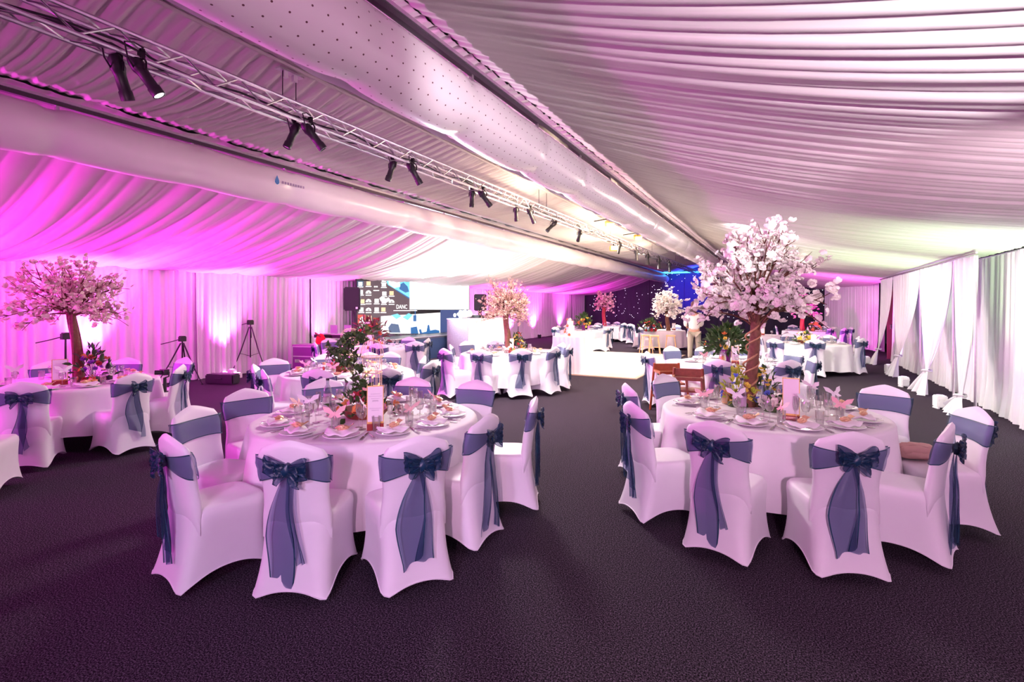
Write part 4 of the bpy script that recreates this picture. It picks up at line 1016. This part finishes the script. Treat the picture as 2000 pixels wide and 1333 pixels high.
# folded peach jacket on a chair seat of the front blossom table
def jacket():
    rr = random.Random(3); t = root('folded_jacket', 'crumpled peach jacket on the chair seat right of the front table', 'jacket', G(1795, 895, .50)); m = mat('peach_cloth', (.72, .42, .38), .8, var=.1)
    for nm_, c, s3, ph in (('jacket_body', (0, 0, .05), (.17, .13, .055), 0), ('collar_fold', (-.05, -.05, .09), (.10, .05, .03), 2)):
        bm = NB(); bmesh.ops.create_icosphere(bm, subdivisions=4, radius=1)
        for v in bm.verts:
            p = v.co.copy(); k = 1+.14*math.sin(p.x*5+p.y*3+ph)+.08*math.sin(p.y*11-p.x*4)+.06*abs(math.sin(p.x*9+p.z*5))
            v.co = Vector((p.x*s3[0]*k+c[0], p.y*s3[1]*k+c[1], max(.003, p.z*s3[2]*k+c[2])))
        from_bm(nm_, bm, m, t, angle=180)
    tubeo('sleeve', [(-.15, -.03, .05), (-.10, -.10, .07), (.0, -.10, .08), (.09, -.06, .06)], [.028, .034, .032, .026], m, t, 12)
jacket()

# ================================================================== STAGE SIDE
sg = root('stage_platform', 'low dark blue fronted stage under the big screen', 'stage', (-10.85, 14.2, 0))
boxo('deck', (0, 0, .70), (1.25, 6.6, .06), mat('stage_deck', (.05, .05, .07), .4), sg); boxo('front_skirt', (.60, 0, .335), (.03, 6.6, .67), mat('blue_skirt', (.01, .03, .10), .8), sg); boxo('side_skirt', (0, -3.29, .335), (1.25, .03, .67), mat('blue_skirt', (.01, .03, .10)), sg)
boxo('silver_edge', (.625, 0, .73), (.02, 6.6, .02), M_alu, sg)
XS = -11.55
ls = root('screen_wall', 'large lit presentation wall with icon grid and white projection above the stage', 'screen', (XS, 0, 0))
def pz(px, py): d = XS/(CS*(px-1530)/1000); return (U(px, XS), H-(py-600)*d/1000)
def patch(name, corners, m, lvl, parent=ls, depth=.004):
    bm = NB(); f = [bm.verts.new((.03+lvl*.006, *pz(*c))) for c in corners]; bm.faces.new(f); g = bmesh.ops.extrude_face_region(bm, geom=bm.faces[:]); bmesh.ops.translate(bm, vec=(depth, 0, 0), verts=[v for v in g['geom'] if isinstance(v, bmesh.types.BMVert)])
    return from_bm(name, bm, m, parent, smooth=False)
def em(n, c, e): return mat(n, (.02, .02, .02), .5, emit=c, es=e)
ya, yb = U(695, XS), U(916, XS)
boxo('screen_frame', (0, (ya+yb)/2, 1.72), (.05, yb-ya, 1.8), M_blk, ls)
patch('brown_panel', [(696, 549), (800, 549), (800, 650), (696, 650)], em('screen_brown', (.10, .055, .075), 1), 0)
patch('teal_corner', [(696, 549), (708, 549), (708, 562), (696, 562)], em('screen_teal', (.01, .10, .20), 1), 1)
EW = em('screen_white', (1, .97, .95), 1.6); EO = em('screen_orange', (1, .62, .35), 1.3); EC = em('screen_cyan', (.20, .75, 1), 1.2); EB = em('screen_blue', (.02, .16, .45), 1); EP = em('screen_red', (.75, .08, .06), 1)
for (cx, cy, kind) in [(702, 556, 1), (718, 555, 2), (733, 563, 3), (748, 548, 1), (748, 557, 1), (718, 572, 4), (749, 575, 1), (763, 574, 2), (718, 589, 4), (734, 589, 1), (748, 590, 1), (763, 590, 4), (706, 590, 2), (718, 606, 4), (734, 606, 1), (747, 606, 2), (704, 606, 1), (703, 572, 1)]:
    if kind == 4:
        patch('screen_icon', [(cx+5.5*math.cos(a), cy+1.5-6*math.sin(a)) for a in [PI*k/8 for k in range(9)]], EW, 1); patch('icon_mark', [(cx-1.2, cy+1), (cx+1.2, cy+1), (cx+.8, cy-1.5), (cx-.8, cy-1.5)], em('screen_brown', (.1, .05, .07), 1), 2)
    elif kind == 3:
        for q in (-4, 0): patch('screen_icon', [(cx+q, cy-4), (cx+q+2.6, cy-4), (cx+q+2.6, cy-1.5), (cx+q, cy-1.5)], EW, 1)
    else: patch('screen_icon', [(cx-4, cy-5), (cx+4, cy-5), (cx+4, cy+3), (cx-4, cy+3)], EO if kind == 2 else EW, 1)
    patch('icon_caption', [(cx-5.5, cy+4), (cx+5.5, cy+4), (cx+5.5, cy+5.8), (cx-5.5, cy+5.8)], EW, 1)
patch('red_picture', [(697, 615), (712, 615), (712, 632), (697, 632)], EP, 1); patch('red_picture_figure', [(699, 632), (702, 621), (707, 618), (711, 632)], EW, 2)
patch('orange_picture', [(714, 617), (724, 617), (724, 632), (714, 632)], EO, 1)
patch('cloud_shape', [(739, 583), (744, 579), (752, 584), (757, 581), (760, 586), (752, 592), (742, 589)], EW, 2)
patch('cyan_photo', [(753, 549), (798, 549), (798, 583), (768, 564), (756, 557)], EC, 1); patch('photo_glare', [(757, 549), (778, 549), (780, 560), (768, 563), (758, 556)], EW, 2)
patch('photo_figure', [(780, 556), (786, 552), (794, 560), (797, 570), (790, 572), (778, 565)], EB, 2); patch('photo_edge', [(770, 567), (772, 566), (798, 582), (797, 584)], EB, 2)
patch('white_projection', [(798, 550), (914, 550), (914, 605), (798, 605)], em('projection_white', (1, .98, .96), 2.2), 3)
patch('lower_white', [(742, 618), (858, 611), (858, 652), (742, 652)], EW, 2)
patch('blue_side_panel', [(858, 606), (915, 606), (915, 652), (858, 652)], em('screen_navy', (.05, .09, .26), 1), 3)
patch('panel_ring', [(886+3*math.cos(a), 616+4*math.sin(a)) for a in [PI*k/6 for k in range(12)]], EW, 4)
patch('cyan_glow', [(762, 616), (774, 613), (782, 618), (772, 624)], EC, 3); patch('cyan_glow', [(784, 620), (796, 612), (804, 616), (794, 626)], EC, 3)
patch('lamp_silhouette', [(805, 616), (811, 616), (811, 628), (805, 628)], EB, 3); patch('pole_silhouette', [(808, 605), (809.5, 605), (809.5, 616), (808, 616)], EB, 3)
patch('drum_silhouette', [(756, 640), (762, 632), (776, 634), (780, 650), (758, 650)], em('screen_slate', (.10, .16, .30), 1), 3)
patch('desk_silhouette', [(800, 640), (812, 638), (815, 652), (800, 652)], EB, 3); patch('person_silhouette', [(818, 652), (816, 644), (820, 643), (822, 650), (831, 648), (833, 636), (836, 634), (838, 646), (848, 644), (856, 646), (856, 652)], EB, 3)
y_, z_ = pz(782, 600); text('title_lettering', 'DANC', .20, Matrix.Translation((XS*0+.062, y_, z_)) @ Matrix.Rotation(PI/2, 4, 'Z') @ Matrix.Rotation(PI/2, 4, 'X'), EW, ls)
y_, z_ = pz(826, 600); text('title_lettering', 'ATO', .20, Matrix.Translation((.066, y_, z_)) @ Matrix.Rotation(PI/2, 4, 'Z') @ Matrix.Rotation(PI/2, 4, 'X'), em('screen_pale', (.8, .88, 1), 1.0), ls)
patch('title_line', [(766, 606.5), (812, 606.5), (812, 607.8), (766, 607.8)], EW, 4)

# DJ booth
cn = W(-1.46, 17.0)
bo = root('dj_booth', 'white lit disc jockey booth with silver glitter side panel', 'booth', (cn.x-.42, cn.y+1.25, 0))
boxo('booth_core', (0, 0, .64), (.80, 2.46, 1.26), mat('booth_white', (.85, .83, .85), .4), bo); boxo('glitter_panel', (0, -1.245, .645), (.84, .02, 1.29), M_glitter, bo)
boxo('front_frame', (.41, 0, .645), (.02, 2.5, 1.29), M_gloss, bo); boxo('light_panel', (.424, 0, .60), (.01, 1.9, .95), M_led, bo); boxo('worktop', (0, 0, 1.295), (.86, 2.54, .03), M_gloss, bo)
dk = root('dj_mixer', 'black mixer and decks on the booth top', 'mixer', (cn.x-.42, cn.y+1.5, 1.311)); boxo('mixer_body', (0, 0, .05), (.4, .9, .09), M_blk, dk); boxo('laptop_screen', (-.1, .1, .22), (.02, .36, .26), M_blk, dk, .2); latheo('platter', [(0, .096), (.13, .096), (.13, .11), (0, .11)], M_alu, dk, 20, (0, -.3, 0))
bg = root('cloth_bundle', 'white and pink cloth bundle on the left end of the booth', 'bundle', (cn.x-.35, cn.y+.3, 1.311)); bm = NB(); bmesh.ops.create_icosphere(bm, subdivisions=3, radius=1)
for v in bm.verts: c = v.co.copy(); k = 1+.15*math.sin(c.x*6+c.y*7); v.co = Vector((c.x*.22*k, c.y*.32*k, .14+c.z*.14*k))
from_bm('bundle_cloth', bm, M_whitep, bg); bm = NB(); bmesh.ops.create_icosphere(bm, subdivisions=2, radius=.12); bmesh.ops.translate(bm, vec=(.08, .22, .17), verts=bm.verts); from_bm('pink_cloth', bm, M_pinkp, bg)
def speaker(loc, label, rz, w_, h, zb, face=M_blk):
    t = root('loudspeaker', label, 'speaker', (loc.x, loc.y, zb), rz); bm = NB(); box(bm, (0, 0, h/2), (w_, w_*.9, h), bevel=.03); from_bm('cabinet', bm, M_blk, t, smooth=False)
    boxo('grille', (0, -w_*.455, h/2), (w_*.86, .015, h*.9), mat('speaker_grille', (.02, .02, .025), .7), t); boxo('badge', (w_*.28, -w_*.466, h*.12), (.05, .006, .05), M_gloss, t)
    for s in (-1, 1): boxo('side_handle', (s*w_*.5, 0, h*.5), (.012, .14, .08), M_blkm, t)
    return t
def tripod(loc, label, h, spread, head=True, m=M_blkm, name='camera_tripod', cat='tripod', ht=.62, rz=0):
    t = root(name, label, cat, loc, rz)
    for k in range(3):
        a = 2*PI*k/3+.3; c, s = math.cos(a), math.sin(a)
        tubeo('leg', [(.03*c, .03*s, h*ht), (spread*.5*c, spread*.5*s, h*ht*.5), (spread*c, spread*s, .02)], [.016, .014, .010], m, t)
        tubeo('spreader', [(0, 0, h*ht*.38), (spread*.55*c, spread*.55*s, h*ht*.45)], .006, m, t)
        bm = NB(); box(bm, (spread*c, spread*s, .012), (.035, .035, .022)); from_bm('foot', bm, M_blk, t, smooth=False)
    tubeo('centre_column', [(0, 0, h*ht*.35), (0, 0, h-.10 if head else h)], .017, m, t)
    if head:
        boxo('pan_head', (0, 0, h-.06), (.10, .12, .10), M_blk, t); boxo('mount_plate', (0, 0, h), (.12, .08, .02), M_blk, t); tubeo('pan_bar', [(0, 0, h-.05), (-.12, -.2, h-.12), (-.20, -.34, h-.16)], .010, M_blk, t)
    return t
tripod(D(356, 11.3), 'black camera tripod behind the left blossom table', 1.05, .50, ht=.86); tripod(D(489, 13.0), 'taller black camera tripod beside the bright uplit curtain', 1.36, .46, ht=.88)
tripod(D(128, 9.0), 'dark lighting stand behind the left blossom tree trunk', 1.24, .35, ht=.5, name='light_stand', cat='stand')
tripod(D(1012, 22.0), 'slim microphone stand right of the brown blossom tree', 1.42, .45, True, name='microphone_stand', cat='stand', ht=.45)
p = D(688, 13.5); tripod(p, 'black speaker stand left of the screen', 1.60, .45, False, name='speaker_stand', cat='stand', ht=.5); speaker(p, 'black loudspeaker with magenta lit side, left of the screen', .75, .42, .62, 1.60)
p = D(938, 20.8); tripod(p, 'black speaker stand behind the booth', 1.54, .45, False, name='speaker_stand', cat='stand', ht=.5); speaker(p, 'black loudspeaker with blue lit side, right of the screen', .2, .42, .68, 1.54)
fc = root('flight_case', 'purple lit flight case on wheels by the curtain wall', 'case', D(604, 13.7), .25)
boxo('case_body', (0, 0, .36), (.62, .55, .60), mat('case_purple', (.16, .03, .18), .4), fc)
for z in (.07, .40, .655): boxo('edge_trim', (0, -.28, z), (.63, .012, .025), M_alu, fc)
for sx in (-1, 1): boxo('corner_post', (sx*.305, -.28, .36), (.025, .012, .6), M_alu, fc); boxo('recess_handle', (sx*.15, -.282, .28), (.16, .012, .09), M_steel, fc); latheo('castor', [(0, 0), (.03, 0), (.03, .05), (0, .05)], M_blk, fc, 10, (sx*.25, -.2, 0)); latheo('castor', [(0, 0), (.03, 0), (.03, .05), (0, .05)], M_blk, fc, 10, (sx*.25, .2, 0))
boxo('case_lid', (0, 0, .68), (.63, .56, .05), mat('case_pink', (.30, .08, .30), .35), fc); boxo('catch', (0, -.288, .28), (.04, .01, .05), M_gloss, fc)
kb = root('keyboard_rig', 'stage keyboard on a cross stand behind the flight case', 'keyboard', D(650, 14.1), .15)
boxo('keyboard_body', (0, 0, .90), (1.0, .32, .09), M_blk, kb); boxo('keys', (0, -.05, .95), (.92, .16, .012), M_gloss, kb)
for s in (-1, 1): tubeo('stand_leg', [(-.35*s, -.15, .02), (.35*s, -.1, .84)], .018, M_blkm, kb)
for k, px in enumerate((646, 673)):
    lp = root('laptop', 'open silver laptop on the keyboard rig, %s one' % ('left', 'right')[k], 'laptop', D(px-4, 14.1, .96), -.1); boxo('laptop_base', (0, 0, .01), (.30, .20, .015), M_alu, lp); bm = NB(); box(bm, (.05, .10, .125), (.30, .012, .23)); bmesh.ops.transform(bm, matrix=Matrix.Shear('XZ', 4, (.45, 0)), verts=bm.verts); from_bm('laptop_lid', bm, mat('laptop_grey', (.35, .33, .38), .4), lp, smooth=False)
gt = root('red_guitar', 'glossy red guitar body leaning on the keyboard rig', 'guitar', D(626, 13.75, .0)); bm = NB(); lathe(bm, [(0, -.03), (.15, -.03), (.17, 0), (.15, .03), (0, .03)], 22); bmesh.ops.transform(bm, matrix=Matrix.Translation((0, 0, .80)) @ Matrix.Rotation(.45, 4, 'Y') @ Matrix.Rotation(PI/2, 4, 'X') @ Matrix.Diagonal((1, 1.15, 1, 1)), verts=bm.verts)
from_bm('guitar_body', bm, mat('gloss_red', (.6, .01, .03), .15), gt); tubeo('guitar_neck', [(.04, -.02, .9), (-.18, -.02, 1.0)], .025, M_walnut, gt); tubeo('guitar_stand', [(0, .1, 0), (0, .03, .68)], .015, M_blkm, gt)
cb = root('equipment_case', 'black rectangular case lying on the carpet near the left wall', 'case', G(435, 750), .35); bm = NB(); box(bm, (0, 0, .115), (.68, .26, .21), bevel=.025); from_bm('case_body', bm, M_blk, cb, smooth=False); tubeo('case_handle', [(-.08, -.135, .13), (-.08, -.16, .13), (.08, -.16, .13), (.08, -.135, .13)], .008, M_blkm, cb)
lb = root('light_batten', 'white light batten on the floor behind the black case', 'light', G(452, 738), .1); boxo('batten_body', (0, 0, .07), (.6, .10, .12), M_gloss, lb)
for k in range(5): latheo('batten_lens', [(0, .131), (.035, .131), (.035, .134), (0, .134)], M_led, lb, 12, (-.24+.12*k, 0, 0))
# gimbal camera on a chair seat
gb = root('gimbal_camera', 'small black camera on a handheld gimbal by the left blossom table', 'camera', G(322, 766, .50)); tubeo('grip', [(0, 0, .0), (0, 0, .20)], [.025, .02], M_blk, gb, 8); tubeo('gimbal_arm', [(0, 0, .2), (.06, .02, .22), (.07, .02, .28), (.0, .03, .30)], .010, M_blk, gb)
boxo('camera_body', (-.01, 0, .28), (.12, .07, .08), M_blk, gb); bm = NB(); tube(bm, [(-.01, -.03, .28), (-.06, -.10, .28)], [.03, .034], 12); from_bm('camera_lens', bm, M_blk, gb); latheo('foot_plate', [(0, 0), (.05, 0), (.05, .012), (0, .012)], M_blk, gb, 12)

# cake table and cake
ct = root('cake_table', 'square white draped cake table at the edge of the dance floor', 'table', D(1119, 13.25), .0)
def skirt(): 
    bm = NB(); n = 120; rings = []
    for q, z in ((0, .95), (.5, .95), (.98, .95), (1, .94), (1, .7), (1.01, .4), (1.02, .02)):
        rr_ = []
        for k in range(n):
            a = 2*PI*k/n; c, s = math.cos(a), math.sin(a); e = (abs(c)**12+abs(s)**12)**(-1/12); f = 1+(.012*math.sin(a*26) if z < .9 else 0); rr_.append(bm.verts.new((c*e*.42*q*f, s*e*.42*q*f, z)))
        rings.append(rr_)
    for a, b in zip(rings, rings[1:]):
        for k in range(n): bm.faces.new((a[k], b[k], b[(k+1) % n], a[(k+1) % n]))
    bmesh.ops.remove_doubles(bm, verts=bm.verts, dist=1e-4); return bm
from_bm('draped_cloth', skirt(), mat('bright_linen', (.92, .9, .86), .7), ct); boxo('table_frame', (0, 0, .47), (.7, .7, .9), M_pine, ct)
ck = root('wedding_cake', 'three tier white wedding cake decorated with peach flowers', 'cake', D(1114, 13.2, .953))
for k, (rr_, z, h) in enumerate(((.15, 0, .14), (.11, .14, .13), (.075, .27, .12))): latheo('cake_tier', [(0, z), (rr_, z), (rr_, z+h-.01), (rr_-.01, z+h), (0, z+h)], M_gloss, ck, 28)
r = random.Random(2); pm_ = petal_mesh('sugar_flower', M_org, 6, .045, .55, .5, 3, 3); pm2 = petal_mesh('sugar_flower', M_petp, 6, .045, .55, .5, 3, 4)
for k in range(26):
    a = 3.6+r.uniform(-1.5, 1.5)-k*.04; z = k/26*.42; rr_ = .15 if z < .14 else (.11 if z < .27 else .075); o = bpy.data.objects.new('sugar_flower', pm_ if k % 2 else pm2); COL.objects.link(o); o.parent = ck
    o.matrix_basis = Matrix.Translation((math.cos(a)*rr_, math.sin(a)*rr_, z+.02)) @ Matrix.Rotation(a, 4, 'Z') @ Matrix.Rotation(1.2, 4, 'Y')
latheo('cake_topper', [(0, .39), (.03, .39), (.035, .43), (0, .47)], M_petp, ck, 12)
# bar stools
def stool(loc, label, rz):
    t = root('bar_stool', label, 'stool', loc, rz, 'pale wooden bar stools'); bm = NB(); box(bm, (0, 0, .66), (.34, .32, .05), bevel=.015); from_bm('stool_seat', bm, M_pine, t, smooth=False)
    for sx in (-1, 1):
        for sy in (-1, 1): tubeo('leg', [(sx*.13, sy*.12, .64), (sx*.20, sy*.18, .0)], .017, M_pine, t, 8)
        tubeo('footrest', [(sx*.175, -.16, .22), (sx*.175, .16, .22)], .011, M_pine, t, 6)
    tubeo('footrest', [(-.17, -.155, .26), (.17, -.155, .26)], .011, M_pine, t, 6); return t
stool(D(1262, 18.7), 'pale wooden bar stool, leftmost of three beyond the dance floor', .5); stool(D(1278, 18.4), 'pale wooden bar stool, middle of three beyond the dance floor', .3); stool(D(1310, 18.5), 'pale wooden bar stool, rightmost of three beyond the dance floor', .2)
# wooden child high chairs
def highchair(loc, label, rz, m):
    t = root('high_chair', label, 'high chair', loc, rz)
    for sx in (-1, 1):
        for sy in (-1, 1): tubeo('leg', [(sx*.20, sy*.16, .78 if sy > 0 else .66), (sx*.25, sy*.23, 0)], .020, m, t, 8)
        boxo('arm_rail', (sx*.20, 0, .66), (.035, .38, .035), m, t); boxo('side_stretcher', (sx*.22, 0, .25), (.025, .40, .03), m, t)
    boxo('seat', (0, 0, .48), (.38, .34, .03), m, t); boxo('back_panel', (0, .17, .70), (.40, .025, .14), m, t); boxo('front_bar', (0, -.17, .66), (.42, .03, .05), m, t); boxo('front_panel', (0, -.17, .56), (.03, .02, .16), m, t); return t
highchair(D(1308, 8.25), 'reddish brown wooden high chair beside the green bouquet table', .5, mat('orange_brown_wood', (.32, .07, .02), .4, var=.3, scale=20)); highchair(D(1343, 7.55), 'darker wooden high chair between the two right hand tables', .1, M_walnut)

# ================================================================== PERSON
def skin_mesh(name, pts, edges, rad, m, parent, sub=1):
    me = bpy.data.meshes.new(name); me.from_pydata([tuple(p) for p in pts], edges, []); o = bpy.data.objects.new(name, me); COL.objects.link(o)
    md = o.modifiers.new('skin', 'SKIN'); s2 = o.modifiers.new('sub', 'SUBSURF'); s2.levels = sub; s2.render_levels = sub
    for i, rd in enumerate(rad): me.skin_vertices[0].data[i].radius = rd if hasattr(rd, '__len__') else (rd, rd)
    me.skin_vertices[0].data[0].use_root = True
    bpy.context.view_layer.update(); dg = bpy.context.evaluated_depsgraph_get(); nm = bpy.data.meshes.new_from_object(o.evaluated_get(dg)); bpy.data.objects.remove(o)
    nm.materials.clear(); return link(name, nm, m, parent)
def person(loc, rz, label, shirt, trouser, hair, lean=.0):
    t = root('person', label, 'person', loc, rz); sk = mat('skin', (.50, .26, .18), .5)
    Lz = lambda z: lean*max(0, z-.95)
    J = {'pel': (0, 0, .98), 'spn': (0, Lz(1.15), 1.15), 'chs': (0, Lz(1.4), 1.40), 'nk': (0, Lz(1.56), 1.54), 'hd0': (0, Lz(1.62)+.01, 1.63), 'hd1': (0, Lz(1.75)+.02, 1.74)}
    pts = list(J.values()); E = [(0, 1), (1, 2), (2, 3), (3, 4), (4, 5)]; R = [(.15, .11), (.14, .10), (.16, .11), .055, .085, .088]
    for s in (-1, 1):
        b = len(pts); y = Lz(1.45)
        pts += [(s*.19, y, 1.46), (s*.25, y+.06, 1.18), (s*.18, y+.26, 1.06), (s*.14, y+.34, 1.05)]; E += [(2, b), (b, b+1), (b+1, b+2), (b+2, b+3)]; R += [.06, .045, .034, .03]
        b = len(pts); pts += [(s*.10, 0, .90), (s*.12, .02, .50), (s*.13, -.02, .09), (s*.14, .12, .04)]; E += [(0, b), (b, b+1), (b+1, b+2), (b+2, b+3)]; R += [.095, .065, .042, .035]
    skin_mesh('body', pts, E, R, sk, t)
    # hands: palm and five fingers
    for s in (-1, 1):
        y = Lz(1.45); base = Vector((s*.14, y+.34, 1.05)); bp = [base, base+Vector((0, .07, -.01))]; be = [(0, 1)]; br_ = [.028, .03]
        for k in range(4):
            o0 = Vector((s*(.03-.02*k), .10, -.01)); b = len(bp); bp += [base+o0, base+o0+Vector((0, .035, -.012)), base+o0+Vector((0, .055-.006*abs(k-1.5), -.035))]; be += [(1, b), (b, b+1), (b+1, b+2)]; br_ += [.010, .009, .008]
        b = len(bp); bp += [base+Vector((-s*.045, .05, .0)), base+Vector((-s*.055, .085, -.01))]; be += [(0, b), (b, b+1)]; br_ += [.011, .009]
        skin_mesh('hand', bp, be, br_, sk, t)
    P2 = [(0, 0, .93), (0, Lz(1.15), 1.15), (0, Lz(1.4), 1.40), (0, Lz(1.53), 1.51)]; E2 = [(0, 1), (1, 2), (2, 3)]; R2 = [(.185, .145), (.175, .135), (.185, .135), .075]
    for s in (-1, 1): b = len(P2); y = Lz(1.45); P2 += [(s*.19, y, 1.45), (s*.255, y+.06, 1.18), (s*.21, y+.18, 1.10)]; E2 += [(2, b), (b, b+1), (b+1, b+2)]; R2 += [.085, .068, .055]
    skin_mesh('shirt', P2, E2, R2, shirt, t)
    P3 = [(0, 0, .95)]; E3 = []; R3 = [(.165, .125)]
    for s in (-1, 1): b = len(P3); P3 += [(s*.10, 0, .86), (s*.12, .02, .50), (s*.13, -.01, .08)]; E3 += [(0, b), (b, b+1), (b+1, b+2)]; R3 += [.115, .085, .07]
    skin_mesh('trousers', P3, E3, R3, trouser, t)
    hy, hz = Lz(1.72)+.01, 1.72
    bm = NB(); bmesh.ops.create_uvsphere(bm, u_segments=18, v_segments=12, radius=1)
    for v in bm.verts: v.co = Vector((v.co.x*.088, v.co.y*.100+hy-.012+(-.0), v.co.z*.112+hz+.02+(.012 if v.co.y < 0 else .035)))
    from_bm('hair', bm, hair, t)
    for s in (-1, 1):
        bm = NB(); bmesh.ops.create_uvsphere(bm, u_segments=8, v_segments=6, radius=1); bmesh.ops.transform(bm, matrix=Matrix.Translation((s*.088, hy, hz-.02)) @ Matrix.Diagonal((.012, .02, .032, 1)), verts=bm.verts); from_bm('ear', bm, sk, t)
        boxo('shoe', (s*.135, .06, .04), (.10, .27, .075), M_blk, t, bevel=.025)
        bm = NB(); bmesh.ops.create_uvsphere(bm, u_segments=8, v_segments=6, radius=.012); bmesh.ops.translate(bm, vec=(s*.032, hy+.088, hz), verts=bm.verts); from_bm('eye', bm, M_whitep, t)
    tubeo('nose', [(0, hy+.088, hz+.005), (0, hy+.112, hz-.03)], [.008, .013], sk, t); tubeo('mouth', [(-.025, hy+.088, hz-.06), (0, hy+.095, hz-.062), (.025, hy+.088, hz-.06)], .006, mat('lip', (.4, .12, .1), .5), t)
    return t
pp = D(1356, 15.9); person(pp, math.atan2(-pp.x, pp.y)+.1, 'person with dark hair in a white shirt, back turned, beyond the dance floor', mat('white_shirt', (.86, .78, .74), .7), mat('beige_trousers', (.42, .38, .30), .8), mat('dark_hair', (.08, .015, .03), .6), .25)
